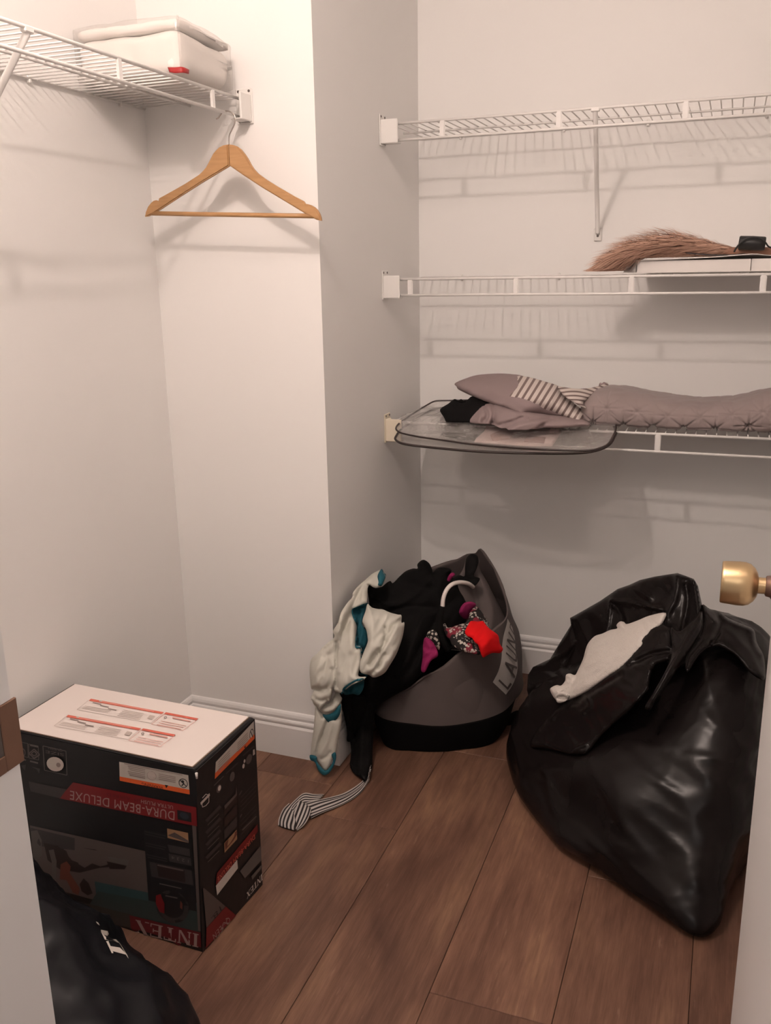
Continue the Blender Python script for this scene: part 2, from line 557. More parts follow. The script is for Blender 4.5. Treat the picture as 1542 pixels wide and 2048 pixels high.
def resample(poly, step):
    Q = [np.array(p, float) for p in poly]
    out = []
    for i in range(len(Q)):
        a, b = Q[i], Q[(i + 1) % len(Q)]
        n = max(1, int(round(np.linalg.norm(b - a) / step)))
        for k in range(n):
            out.append(a + (b - a) * k / n)
    return out

def inside(P, poly):
    P = np.asarray(P); Q = np.asarray(poly)
    c = np.zeros(len(P), bool)
    j = len(Q) - 1
    for i in range(len(Q)):
        xi, yi = Q[i]; xj, yj = Q[j]
        m_ = ((yi > P[:, 1]) != (yj > P[:, 1])) & (P[:, 0] < (xj - xi) * (P[:, 1] - yi) / (yj - yi + 1e-12) + xi)
        c ^= m_
        j = i
    return c

def cloth(name, outline, depth, thick, m, parent=None, step=6.0, R=None, back=0.6, strokes=(), wr=(), sharp=False,
          zmin=None, ymax=None, stripe=None, edge=0.0015, xmin=None, front_of=None, gap=0.004, corner=False, deck=None):
    """A padded cloth body measured off the photograph: silhouette points, depth (Y) across it,
    thickness towards the front, folds as strokes (points, width px, height m)."""
    out = [np.array(p, float) for p in outline]
    if not sharp:
        out = catmull(out, 4, True)
    bnd = resample(out, step)
    B = np.array(bnd)
    x0, y0 = B.min(0); x1, y1 = B.max(0)
    rnd = random.Random(len(B) * 31 + int(x0))
    pts = []
    h = step * 0.866
    j = 0
    y = y0
    while y < y1:
        x = x0 + (step / 2 if j % 2 else 0)
        while x < x1:
            pts.append((x + rnd.uniform(-.15, .15) * step, y + rnd.uniform(-.15, .15) * step)); x += step
        y += h; j += 1
    Pn = np.array(pts)
    Pn = Pn[inside(Pn, B)]
    if len(Pn):
        Pn = Pn[seg_dist(Pn, B, True) > step * 0.55]
    allp = np.vstack([B, Pn]) if len(Pn) else B
    nb = len(B)
    res = delaunay_2d_cdt([Vector(p) for p in allp], [(i, (i + 1) % nb) for i in range(nb)], [list(range(nb))], 2, 1e-6)
    vv, ff = res[0], res[2]
    P = np.array([(v[0], v[1]) for v in vv])
    d = seg_dist(P, B, True)
    Rm = R if R else max(d.max(), 1e-3)
    t = np.clip(d / Rm, 0, 1)
    prof = np.sqrt(np.clip(1 - (1 - t) ** 2, 0, 1))
    Yd = tps(depth)(P)
    lim = np.full(len(P), 1e9)
    if corner:
        for i in range(len(P)):
            r = ray(P[i, 0], P[i, 1])
            yx = (XB + 0.022) * r[1] / r[0] if r[0] < 0 else 1e9
            lim[i] = yx - 0.016 if yx > YA else YA - 0.026
        Yd = np.minimum(Yd, lim)
    if front_of is not None or corner:
      if front_of is not None:
        for i in range(len(P)):
            hh_ = hit(front_of, P[i, 0], P[i, 1])
            if hh_ is not None: Yd[i] = min(Yd[i], hh_.y - gap)
      nbr = [set() for _ in P]
      for f in ff:
            for a in f:
                nbr[a].update(f)
      for _ in range(3):
            Y2 = np.array([np.mean([Yd[q] for q in nb_]) if nb_ else Yd[i] for i, nb_ in enumerate(nbr)])
            Yd = np.minimum(Yd, Y2 + 0.002)
    fr = thick * prof + edge
    for s in strokes:
        sp, w, a = s[0], s[1], s[2]
        sp = catmull(sp, 5)
        ds = seg_dist(P, sp, False)
        fr += 1.35 * a * np.exp(-(ds / w) ** 1.5) * np.clip(d / (w * 0.5 + 1), 0, 1)
    for (amp, sc, ang, ani) in wr:
        ca, sa = math.cos(ang), math.sin(ang)
        for i in range(len(P)):
            u = (P[i, 0] * ca + P[i, 1] * sa) / sc / ani
            v_ = (-P[i, 0] * sa + P[i, 1] * ca) / sc
            nv = noise.noise(Vector((u, v_, x0 * 0.01)))
            nv = (1 - abs(nv) * 2.2) if amp > 0 else nv
            fr[i] += abs(amp) * (nv - 0.4) * min(1, d[i] / 10.0)
    isb = d < 1e-3
    Vf, Vb = [], []
    for i in range(len(P)):
        r = ray(P[i, 0], P[i, 1])
        base = CAM + r * Yd[i] / r[1]
        u = r / np.linalg.norm(r)
        f = base - u * fr[i]
        bk = base + u * (thick * back * prof[i] + edge)
        for q in (f, bk):
            if zmin is not None and q[2] < zmin: q[2] = zmin
            if ymax is not None and q[1] > ymax: q[1] = ymax
            if xmin is not None and q[0] < xmin: q[0] = xmin
            if corner and q[1] > lim[i] + 0.008:
                q[:] = CAM + (q - CAM) * ((lim[i] + 0.008) / q[1])
            if deck is not None and q[1] > 2.425 and q[2] < deck: q[2] = deck
        Vf.append(f); Vb.append(bk)
    n = len(P)
    V = Vf + Vb
    F = []
    cnt = {}
    for f in ff:
        # y runs down in the photograph: reverse so that front normals face the camera
        F.append(tuple(reversed(f)))
        F.append(tuple(n + k for k in f))
        for a, b in zip(f, list(f[1:]) + [f[0]]):
            cnt[(a, b)] = 1
    for (a, b) in cnt:
        if (b, a) not in cnt:
            F.append((a, b, n + b, n + a))
    o = mesh_obj(name, V, F, m, parent, True)
    bm = bmesh.new(); bm.from_mesh(o.data); bmesh.ops.recalc_face_normals(bm, faces=bm.faces); bm.to_mesh(o.data); bm.free()
    if stripe is not None:
        at = o.data.attributes.new('stripe', 'FLOAT', 'POINT')
        sv = stripe(P)
        at.data.foreach_set('value', list(np.concatenate([sv, sv])))
    return o

def sheet(name, rows, m, parent=None, nu=5, nv=5, thick=0.0012, disp=None, attr=None):
    """rows of 3D control points -> smooth thin cloth with real thickness"""
    R = [catmull(r, nu) for r in rows]
    k = len(R[0])
    cols = [catmull([r[i] for r in R], nv) for i in range(k)]
    J = len(cols[0])
    V = [cols[i][j] for j in range(J) for i in range(k)]
    F = [(j * k + i, j * k + i + 1, (j + 1) * k + i + 1, (j + 1) * k + i) for j in range(J - 1) for i in range(k - 1)]
    me = bpy.data.meshes.new(name)
    me.from_pydata([tuple(v) for v in V], [], F); me.update()
    nor = [np.array(v.normal) for v in me.vertices]
    bpy.data.meshes.remove(me)
    if disp:
        V = [V[i] + nor[i] * disp(V[i], (i % k) / (k - 1), (i // k) / (J - 1)) for i in range(len(V))]
    n = len(V)
    V2 = [V[i] - nor[i] * thick for i in range(n)]
    F2 = [tuple(n + q for q in reversed(f)) for f in F]
    E = []
    for i in range(k - 1):
        E.append((i + 1, i, n + i, n + i + 1)); b = (J - 1) * k
        E.append((b + i, b + i + 1, n + b + i + 1, n + b + i))
    for j in range(J - 1):
        E.append((j * k, (j + 1) * k, n + (j + 1) * k, n + j * k)); b = k - 1
        E.append(((j + 1) * k + b, j * k + b, n + j * k + b, n + (j + 1) * k + b))
    o = mesh_obj(name, V + V2, F + F2 + E, m, parent, True)
    if attr:
        at = o.data.attributes.new('stripe', 'FLOAT', 'POINT')
        vals = [attr((i % k) / (k - 1), (i // k) / (J - 1)) for i in range(n)]
        at.data.foreach_set('value', vals + vals)
    return o

def bvh_of(*objs):
    V, F = [], []
    for o in objs:
        b = len(V)
        V += [o.matrix_world @ v.co for v in o.data.vertices] if o.parent is None else [v.co.copy() for v in o.data.vertices]
        F += [tuple(b + i for i in p.vertices) for p in o.data.polygons]
    return BVHTree.FromPolygons(V, F)

def hit(bvh, x, y, off=0.0, near=0.0):
    r = ray(x, y); r = r / np.linalg.norm(r)
    loc, nor, idx, dist = bvh.ray_cast(Vector(CAM), Vector(r))
    if loc is None and near:
        best = None
        for t_ in np.linspace(0.4, 3.2, 57):
            q = bvh.find_nearest(Vector(CAM + r * t_))
            if q[0] is not None and (best is None or q[3] < best[3]): best = q
        if best is None or best[3] > near: return None
        loc, nor = best[0], best[1]
    if loc is None:
        return None
    if nor.dot(Vector(r)) > 0: nor = -nor
    return loc + nor * off

def ridged(p, s, seed=0.0):
    q = Vector(p) * s + Vector((seed, seed * 1.7, -seed))
    return 1 - abs(noise.noise(q)) * 2.0

# ================================================================== SETTING
YA, XB, YC, XL, XR = 2.004, -0.9237, 2.741, -1.382, 0.33
CEIL = 2.46
YF0, YF1 = 0.385, 0.511
def struct(name, lo, hi, m, bevel=0.0):
    return tag(box_obj(name, lo, hi, m, None, bevel), kind='structure')
struct('wall_left', (XL - 0.1, YF0, 0), (XL, YA + 0.1, CEIL), M_WALL)
struct('wall_back_left', (XL, YA, 0), (XB, YA + 0.1, CEIL), M_WALL)
struct('wall_return', (XB - 0.1, YA + 0.1, 0), (XB, YC + 0.1, CEIL), M_WALL)
struct('wall_back', (XB, YC, 0), (XR + 0.1, YC + 0.1, CEIL), M_WALL)
struct('wall_right', (XR, YF0, 0), (XR + 0.1, YC, CEIL), M_WALL)
struct('wall_front_left', (XL, YF0, 0), (-0.547, YF1 - 0.006, CEIL), M_WALL)
struct('wall_front_right', (0.145, YF0, 0), (XR, YF1 - 0.006, CEIL), M_WALL)
struct('wall_front_header', (-0.547, YF0, 2.06), (0.145, YF1 - 0.006, CEIL), M_WALL)
struct('ceiling', (XL - 0.1, YF0, CEIL), (XR + 0.1, YC + 0.1, CEIL + 0.08), M_CEIL)

# floor: nine-inch planks running towards the back wall, each a board of its own
floor = box_obj('floor', (XL, -0.5, -0.05), (XR, YC, -0.009), M_GROOVE)
tag(floor, kind='structure')
PW = 0.2293
def plank_mesh(w, l):
    bm = bmesh.new()
    add_box(bm, (-w / 2, -l / 2, -0.009), (w / 2, l / 2, 0), 0.0009)
    bmesh.ops.recalc_face_normals(bm, faces=bm.faces)
    me = bpy.data.meshes.new('plank'); bm.to_mesh(me); bm.free()
    me.materials.append(M_WOOD)
    return me
PLEN = 1.22
joints = {-1: 1.317, 0: 1.754, -2: 0.95, -3: 0.55, -4: 1.9, 1: 1.05, 2: 1.6, 3: 0.9, 4: 1.35, -5: 1.5, -6: 1.1}
for k in range(-7, 6):
    xa = -0.2045 + k * PW; xb = xa + PW
    xa2, xb2 = max(xa, XL), min(xb, XR)
    if xb2 - xa2 < 0.01: continue
    j0 = joints.get(k, 1.2)
    while j0 > -0.5: j0 -= PLEN
    y = j0
    while y < YC:
        ya, yb = max(y, -0.5), min(y + PLEN, YC)
        if yb - ya > 0.02:
            me = plank_mesh(xb2 - xa2 - 0.0010, yb - ya - 0.0010)
            o = link('plank', me, None, floor)
            o.location = ((xa2 + xb2) / 2, (ya + yb) / 2, 0)
        y += PLEN

# baseboards: moulded profile (out from wall, height)
BP = [(0, 0), (0.012, 0), (0.0125, 0.088), (0.010, 0.092), (0.0085, 0.094), (0.0095, 0.097), (0.0115, 0.101), (0.0115, 0.105), (0.0095, 0.109),
      (0.0065, 0.1105), (0.0060, 0.113), (0.0078, 0.1155), (0.0085, 0.120), (0.0065, 0.127), (0.0035, 0.132), (0, 0.134)]
def baseboard(name, p0, p1, nrm, m0, m1):
    """p0->p1 along the wall, nrm out of it; m0/m1: +1 outer mitre, -1 inner mitre, 0 square"""
    p0, p1, nrm = np.array(p0, float), np.array(p1, float), np.array(nrm, float)
    t = (p1 - p0) / np.linalg.norm(p1 - p0)
    V, F = [], []
    for (p, s, mm) in ((p0, -1, m0), (p1, 1, m1)):
        for d, z in BP:
            q = p + nrm * d + t * s * mm * d
            V.append((q[0], q[1], z))
    n = len(BP)
    for i in range(n):
        F.append((i, (i + 1) % n, n + (i + 1) % n, n + i))
    F.append(tuple(range(n))); F.append(tuple(reversed(range(n, 2 * n))))
    o = mesh_obj(name, V, F, M_TRIM)
    bm = bmesh.new(); bm.from_mesh(o.data); bmesh.ops.recalc_face_normals(bm, faces=bm.faces); bm.to_mesh(o.data); bm.free()
    return tag(o, kind='structure')
baseboard('baseboard_left', (XL, YF1), (XL, YA), (1, 0), 0, -1)
baseboard('baseboard_back_left', (XL, YA), (XB, YA), (0, -1), -1, 1)
baseboard('baseboard_return', (XB, YA), (XB, YC), (1, 0), 1, -1)
baseboard('baseboard_back', (XB, YC), (XR, YC), (0, -1), -1, -1)
baseboard('baseboard_right', (XR, YC), (XR, YF1), (-1, 0), -1, 0)

# door jamb with strike plate
jamb = struct('trim_1', (-0.547, YF0 - 0.004, 0), (-0.525, YF1, 2.06), M_TRIM, 0.002)
struct('trim_2', (0.115, YF0 - 0.004, 0), (0.145, 0.497, 2.06), M_TRIM, 0.002)
struct('trim_3', (-0.525, YF0 - 0.004, 2.038), (0.115, YF1, 2.06), M_TRIM, 0.002)
bm = bmesh.new()
zc, hh = 0.950, 0.029
ys = [0.468, 0.478, 0.494, YF1 - 0.001]
for (a, b, za, zb) in ((0.463, 0.474, zc - hh, zc + hh), (0.474, 0.494, zc + 0.014, zc + hh), (0.474, 0.494, zc - hh, zc - 0.014), (0.494, YF1 + 0.0025, zc - hh, zc + hh)):
    add_box(bm, (-0.526, a, za), (-0.5232, b, zb), 0.0006)
add_box(bm, (-0.5265, YF1 + 0.0005, zc - hh + 0.004), (-0.531, YF1 + 0.0030, zc + hh - 0.004), 0.0006)
sp_ = bm_obj('strike_plate', bm, M_STRIKE, jamb)
tag(sp_, 'worn bronze strike plate')
box_obj('latch_hole', (-0.5252, 0.474, zc - 0.014), (-0.5244, 0.494, zc + 0.014), M_HOLE, jamb)

# inward opened door with brass knob
DX = 0.079
door = struct('door_1', (DX, 0.500, 0.012), (DX + 0.035, 1.18, 2.03), M_DOOR, 0.0015)
kc = (1.116, 0.934)
lathe_obj('door_knob', [(0, 0.0), (0.0002, 0.0245), (0.001, 0.0255), (0.004, 0.0260), (0.020, 0.0270), (0.027, 0.0268), (0.033, 0.0248), (0.038, 0.0205), (0.0415, 0.0145),
                        (0.0425, 0.0100), (0.053, 0.0098)], (DX - 0.066, *kc), (1, 0, 0), M_BRASS, door)
tag(bpy.data.objects['door_knob'], 'brushed brass knob')
lathe_obj('rose', [(0, 0.011), (0.001, 0.0125), (0.006, 0.0135), (0.008, 0.0165), (0.010, 0.023), (0.012, 0.030), (0.0135, 0.033), (0.016, 0.0335)],
          (DX - 0.0155, *kc), (1, 0, 0), M_BRONZE, door)
tag(bpy.data.objects['rose'], 'dark worn bronze rose')
for zz in (0.25, 1.05, 1.82):
    V, F = [], []
    add_tube(V, F, [(DX + 0.040, 0.497, zz - 0.045), (DX + 0.040, 0.497, zz + 0.045)], 0.006, 10)
    mesh_obj('hinge', V, F, M_STRIKE, door, True)

# ================================================================== WIRE SHELVES
def cyl_mesh(name, p0, p1, r, n=8, m=None):
    V, F = [], []
    add_tube(V, F, [p0, p1], r, n)
    me = bpy.data.meshes.new(name)
    me.from_pydata([tuple(v) for v in V], [], F); me.update()
    for p in me.polygons: p.use_smooth = True
    me.materials.append(m or M_WIRE)
    return me

def wire_shelf(label, origin, du, dv, length, depth, lip_drop, brace_u=(), clips=(), post_us=(), end=True, midrail=True, crossplate=0.0, cream=False, end_right=False):
    """origin: back-left point of the deck; du along the wall, dv towards the room (unit vectors)."""
    du, dv, up = np.array(du, float), np.array(dv, float), np.array([0, 0, 1.0])
    O = np.array(origin, float)
    t = thing('wire_shelf', label, 'shelf', tuple(O))
    P = lambda u, v, w: O + du * u + dv * v + up * w
    RR = 0.0030
    tube_obj('back_rail', [P(0.006, 0.006, -0.002), P(length, 0.006, -0.002)], RR, M_WIRE, t, 8)
    tube_obj('front_rail', [P(0.006, depth, -0.003), P(length, depth, -0.003)], 0.0036, M_WIRE, t, 10)
    tube_obj('lip_rail', [P(0.006, depth + 0.002, -lip_drop), P(length, depth + 0.002, -lip_drop)], 0.0036, M_WIRE, t, 10)
    if midrail:
        tube_obj('support_rail', [P(0.006, depth * 0.48, -0.005), P(length, depth * 0.48, -0.005)], RR, M_WIRE, t, 8)
    me = cyl_mesh('wire', O * 0, dv * (depth - 0.0005), 0.00165, 6)
    u = 0.022
    while u < length - 0.005:
        o = link('wire', me, None, t)
        o.matrix_parent_inverse = Matrix.Identity(4)
        o.location = tuple(du * u - up * 0.0012)
        u += 0.0254
    for pu in post_us:
        # flattened lip post
        bm = bmesh.new()
        add_box(bm, (-0.0075, -0.0028, -lip_drop), (0.0075, 0.0028, 0.0), 0.0022, 2)
        rot = Matrix(((du[0], dv[0], 0, 0), (du[1], dv[1], 0, 0), (0, 0, 1, 0), (0, 0, 0, 1)))
        bmesh.ops.transform(bm, matrix=Matrix.Translation(tuple(P(pu, depth + 0.001, -0.002))) @ rot, verts=bm.verts)
        bm_obj('lip_post', bm, M_WIRE, t)
    for bu, foot_u, drop in brace_u:
        a = P(bu, depth - 0.004, -0.012); b = P(foot_u, 0.010, -drop)
        V, F = [], []
        add_tube(V, F, [a + up * 0.008, a, a + (b - a) * 0.5, b, b - up * 0.006], 0.0062, 10)
        br = mesh_obj('brace', V, F, M_WIRE, t, True)
        bm = bmesh.new()
        add_box(bm, (-0.011, 0.0005, -0.016), (0.011, 0.006, 0.020), 0.002, 1)
        bmesh.ops.transform(bm, matrix=Matrix.Translation(tuple(P(foot_u, 0, -drop - 0.010))) @ rot, verts=bm.verts)
        bm_obj('foot_plate', bm, M_CLIP, br)
        lathe_obj('screw', [(0, 0.0035), (0.0015, 0.003)], tuple(P(foot_u, 0.006, -drop - 0.012)), tuple(dv), M_HOLE, br, 10)
        bm = bmesh.new()
        add_box(bm, (-0.011, -0.006, -0.008), (0.011, 0.006, 0.003), 0.002, 1)
        bmesh.ops.transform(bm, matrix=Matrix.Translation(tuple(P(bu, depth - 0.002, -0.003))) @ rot, verts=bm.verts)
        bm_obj('brace_hook', bm, M_WIRE, br)
    for cu in clips:
        bm = bmesh.new()
        add_box(bm, (-0.004, 0.0005, -0.009), (0.004, 0.009, 0.003), 0.0015, 1)
        add_box(bm, (-0.003, 0.0005, 0.002), (0.003, 0.004, 0.009), 0.001, 1)
        bmesh.ops.transform(bm, matrix=Matrix.Translation(tuple(P(cu, 0, -0.002))) @ rot, verts=bm.verts)
        bm_obj('wall_clip', bm, M_CLIP, t)
    if end:
        rot3 = Matrix(((du[0], dv[0], 0, 0), (du[1], dv[1], 0, 0), (0, 0, 1, 0), (0, 0, 0, 1)))
        for (eu, sgn) in ([(0.0, 1)] + ([(length + 0.006, -1)] if end_right else [])):
            bm = bmesh.new()
            u0, u1 = sorted((0.0004 * sgn, 0.004 * sgn))
            add_box(bm, (u0, -0.022, -lip_drop - 0.012), (u1, 0.022, 0.022), 0.0015, 1)
            u0, u1 = sorted((0.003 * sgn, 0.052 * sgn))
            add_box(bm, (u0, 0.0125, -lip_drop - 0.008), (u1, 0.0185, 0.008), 0.002, 1)
            add_box(bm, (u0, -0.012, -lip_drop - 0.008), (u1, 0.0170, -lip_drop - 0.0045), 0.0015, 1)
            add_box(bm, (u0, -0.010, -lip_drop - 0.008), (min(u0, u1) + 0.010 if sgn > 0 else u1, 0.0170, 0.008), 0.002, 1)
            bmesh.ops.transform(bm, matrix=Matrix.Translation(tuple(P(eu, depth, 0))) @ rot3, verts=bm.verts)
            eb = bm_obj('end_bracket', bm, M_CREAM if cream else M_CLIP, t)
            for (vv_, ww_) in ((-0.014, 0.016), (0.014, 0.016), (-0.014, -lip_drop - 0.006)):
                lathe_obj('screw', [(0, 0.0032), (0.0012, 0.0028)], tuple(P(eu + 0.004 * sgn, depth + vv_, ww_)), tuple(du * sgn), M_HOLE, eb, 8)
    return t

# left wall shelf: du runs from wall_back_left towards the room
rot = Matrix.Identity(4)
left_shelf = wire_shelf('white wire shelf high on the left wall, packed bedding and wooden hanger on it', (XL, YA, 1.7045), (0, -1, 0), (1, 0, 0), 1.42, 0.279, 0.043,
                        brace_u=[(0.709, 0.709, 0.31)], clips=(0.10, 0.40, 0.70, 1.0), post_us=(0.146, 0.475, 0.80, 1.12))
LEN = XR - XB - 0.002
top_shelf = wire_shelf('white wire shelf on the back wall, empty, topmost of the three', (XB, YC, 1.6955), (1, 0, 0), (0, -1, 0), LEN, 0.311, 0.045,
                       brace_u=[(0.568, 0.545, 0.285)], clips=(0.133, 0.438, 0.668, 0.97), post_us=(0.172, 0.479, 0.783, 1.09), end_right=False)
mid_shelf = wire_shelf('white wire shelf on the back wall holding the flat white box and tan plume', (XB, YC, 1.2905), (1, 0, 0), (0, -1, 0), LEN, 0.311, 0.046,
                       clips=(0.139, 0.437, 0.72, 1.0), post_us=(0.078, 0.378, 0.678, 0.990))
low_shelf = wire_shelf('white wire shelf on the back wall holding the rolled quilt and clear bag', (XB, YC, 0.8865), (1, 0, 0), (0, -1, 0), LEN, 0.311, 0.050,
                       clips=(0.139, 0.437, 0.72, 1.0), post_us=(0.17, 0.47, 0.767, 1.07), cream=True)

# ================================================================== HANGER
HY = 1.905
hanger = thing('clothes_hanger', 'light wooden clothes hanger with steel hook hanging from the left wire shelf', 'hanger', tuple(atY(457, 290, HY)))
def hp(pts, y): return [atY(a, b, y) for a, b in pts]
def prism(name, pts2, y0, y1, m, parent, bev=0.0025):
    bm = bmesh.new()
    vs_ = [bm.verts.new((p[0], y0, p[2])) for p in hp(pts2, HY)]
    f = bm.faces.new(vs_)
    r = bmesh.ops.extrude_face_region(bm, geom=[f])
    for g in r['geom']:
        if isinstance(g, bmesh.types.BMVert): g.co.y = y1
    bmesh.ops.recalc_face_normals(bm, faces=bm.faces)
    es = [e for e in bm.edges if abs(e.verts[0].co.y - e.verts[1].co.y) < 1e-6]
    bmesh.ops.bevel(bm, geom=es, offset=bev, segments=2, affect='EDGES', clamp_overlap=True)
    return bm_obj(name, bm, m, parent)
armL = [(457.8, 289.2), (448, 291), (440, 295), (434, 300.5), (428, 307.5), (423, 317), (418, 327), (413.5, 335), (408, 341.5), (400, 349.5), (391, 355.5), (373, 367), (354, 378), (336, 388),
        (319.6, 397), (318.5, 402.5), (313.5, 400.6), (308.5, 402), (303.5, 406), (297.5, 414), (293.5, 424), (291.5, 433.5), (297, 433), (305, 429.2), (312, 425), (319.5, 420.5), (360, 394), (403, 366.4), (432, 349), (460, 332)]
armR = [(459.2, 289.2), (467, 290.2), (474.5, 292.8), (482.5, 298.8), (489.5, 307.5), (496, 317), (502, 328.5), (508.5, 338.5), (516.5, 347), (532, 358.5), (551, 370.5), (570, 381.6), (588, 392), (608, 402.6),
        (611.5, 408), (616.5, 408.4), (623, 410.5), (630, 414.6), (636, 420.5), (640, 428), (642.5, 435), (643.3, 441.6), (635, 440), (624, 434.4), (612.5, 427.8), (570, 402), (526.5, 375.8), (490, 352), (461.4, 332)]
prism('arm', armL, HY - 0.0055, HY + 0.0055, M_HANGER, hanger)
prism('arm', armR, HY - 0.0060, HY + 0.0060, M_HANGER, hanger)
tube_obj('trouser_bar', [atY(304, 426.6, HY), atY(380, 428.2, HY), atY(470, 429.6, HY), atY(560, 431, HY), atY(629, 432, HY)], 0.0052, M_HANGER, hanger, 12)
hk = [(458.3, 291), (458, 279), (459, 270), (463, 260.5), (468.3, 249.5), (470.6, 240), (469.6, 233), (466, 227.5), (460.5, 223.8), (454, 222.4), (447.5, 223.4), (443.5, 226.5), (440.5, 230.5), (437, 235.5), (432.5, 238.2)]
tube_obj('hook', catmull(hp(hk, HY), 4), 0.0016, M_CHROME, hanger, 8)

# ================================================================== BEDDING PACK
px0, px1, py0, py1, pz0, pz1 = -1.372, -1.103, 1.742, 1.962, 1.7125, 1.826
pack = thing('bedding_pack', 'white folded bedding in a clear plastic bag with a red tag on the left shelf', 'bedding', ((px0 + px1) / 2, (py0 + py1) / 2, pz0))
def soft_box(name, lo, hi, rad, m, parent, amp, sc, nseg=14, sag=0.0, seed=0):
    bm = bmesh.new()
    bmesh.ops.create_cube(bm, size=2.0)
    bmesh.ops.subdivide_edges(bm, edges=bm.edges[:], cuts=nseg, use_grid_fill=True)
    lo, hi = np.array(lo), np.array(hi)
    c, hf = (lo + hi) / 2, (hi - lo) / 2
    for v in bm.verts:
        p = np.array(v.co) * hf
        inner = np.clip(p, -(hf - rad), hf - rad)
        d = p - inner
        L = np.linalg.norm(d)
        if L > 1e-6: p = inner + d / L * min(rad, L)
        nrm = d / L if L > 1e-6 else np.array([0, 0, 1.0])
        q = c + p
        q = q + nrm * amp * noise.noise(Vector(q) * sc + Vector((seed, 0, 0)))
        if sag and p[2] > 0:
            q[2] -= sag * ((p[1] / hf[1] + 1) / 2) ** 2
        if q[2] < lo[2]: q[2] = lo[2]
        v.co = q
    return bm_obj(name, bm, m, parent, True)
def pack_h(y): return 0.0
soft_box('folded_pad', (px0 + 0.004, py0 + 0.004, pz0 + 0.002), (px1 - 0.005, py1 - 0.008, pz1 - 0.026), 0.024, M_BEDDING, pack, 0.006, 22, 14, 0.008)
soft_box('folded_pad', (px0 + 0.004, py0 + 0.006, pz1 - 0.027), (px1 - 0.004, py1 - 0.006, pz1 - 0.004), 0.0115, M_BEDDING, pack, 0.006, 26, 14, 0.018, 9)
soft_box('plastic_bag', (px0, py0, pz0), (px1, py1, pz1), 0.009, M_PACK, pack, 0.006, 18, 16, 0.014, 5)
V, F = [], []
cs = [(px1, py0, pz1), (px1, py0, pz0)]
tube_obj('bag_seam', [(px1 - 0.001, py0 + 0.001, pz1 - 0.004), (px1, py0, (pz0 + pz1) / 2), (px1 - 0.001, py0 + 0.001, pz0 + 0.004)], 0.0022, M_PACK, pack, 6)
sheet('red_tag', [[(px1 - 0.030, py0 - 0.003, pz0 + 0.014), (px1 - 0.012, py0 - 0.004, pz0 + 0.012), (px1 + 0.003, py0 - 0.001, pz0 + 0.012), (px1 + 0.004, py0 + 0.022, pz0 + 0.011)],
                  [(px1 - 0.026, py0 - 0.004, pz0 + 0.004), (px1 - 0.012, py0 - 0.005, pz0 + 0.001), (px1 + 0.004, py0 - 0.002, pz0 + 0.001), (px1 + 0.005, py0 + 0.018, pz0 + 0.002)]], M_REDTAG, pack, 3, 3)

# ================================================================== MIDDLE SHELF: white box, plume, black case
DZ = 1.2905 + 0.0045
wb_ = thing('flat_box', 'flat white cardboard box with a lifted lid on the middle back shelf', 'box', (-0.05, 2.55, DZ))
bx0, bx1, by0, by1, bh = -0.240, 0.300, 2.452, 2.715, 0.030
bm = bmesh.new()
add_box(bm, (bx0, by0 + 0.006, DZ), (bx1, by1, DZ + 0.003))
add_box(bm, (bx0, by1 - 0.003, DZ), (bx1, by1, DZ + bh))
add_box(bm, (bx0 - 0.001, by0 + 0.012, DZ), (bx0 + 0.002, by1, DZ + bh))
add_box(bm, (bx1 - 0.003, by0 + 0.012, DZ), (bx1, by1, DZ + bh))
bm_obj('tray', bm, M_WHITECARD, wb_)
box_obj('front_panel', (bx0 + 0.004, by0, DZ), (0.0345, by0 + 0.003, DZ + bh), M_WHITECARD, wb_)
box_obj('side_panel', (0.036, by0 + 0.005, DZ), (bx1, by0 + 0.008, DZ + bh), M_WHITECARD, wb_)
mesh_obj('side_flap', [(bx0, by0 + 0.004, DZ + 0.001), (bx0, by0 + 0.004, DZ + bh), (bx0 - 0.036, by0 + 0.05, DZ + 0.003), (bx0 - 0.002, by0 + 0.006, DZ + 0.001), (bx0 - 0.002, by0 + 0.006, DZ + bh - 0.001), (bx0 - 0.036, by0 + 0.052, DZ + 0.002)],
         [(0, 1, 2), (3, 5, 4), (0, 2, 5, 3), (1, 4, 5, 2), (0, 3, 4, 1)], M_WHITECARD, wb_)
lz = DZ + bh + 0.001
sheet('lid', [[(bx0 - 0.012, by0 - 0.006, lz + 0.001), (-0.15, by0 - 0.008, lz + 0.003), (-0.05, by0 - 0.010, lz + 0.006), (0.035, by0 - 0.012, lz + 0.011), (0.080, by0 + 0.03, lz + 0.007), (0.16, by0 + 0.04, lz + 0.006), (bx1, by0 + 0.04, lz + 0.006)],
              [(bx0 - 0.006, by0 + 0.10, lz + 0.001), (-0.15, by0 + 0.10, lz + 0.002), (-0.05, by0 + 0.1, lz + 0.004), (0.04, by0 + 0.1, lz + 0.006), (0.09, by0 + 0.1, lz + 0.005), (0.17, by0 + 0.1, lz + 0.004), (bx1, by0 + 0.1, lz + 0.004)],
              [(bx0, by1, lz), (-0.15, by1, lz), (-0.05, by1, lz), (0.04, by1, lz), (0.09, by1, lz), (0.17, by1, lz), (bx1, by1, lz)]], M_WHITECARD, wb_, 4, 4, 0.002)

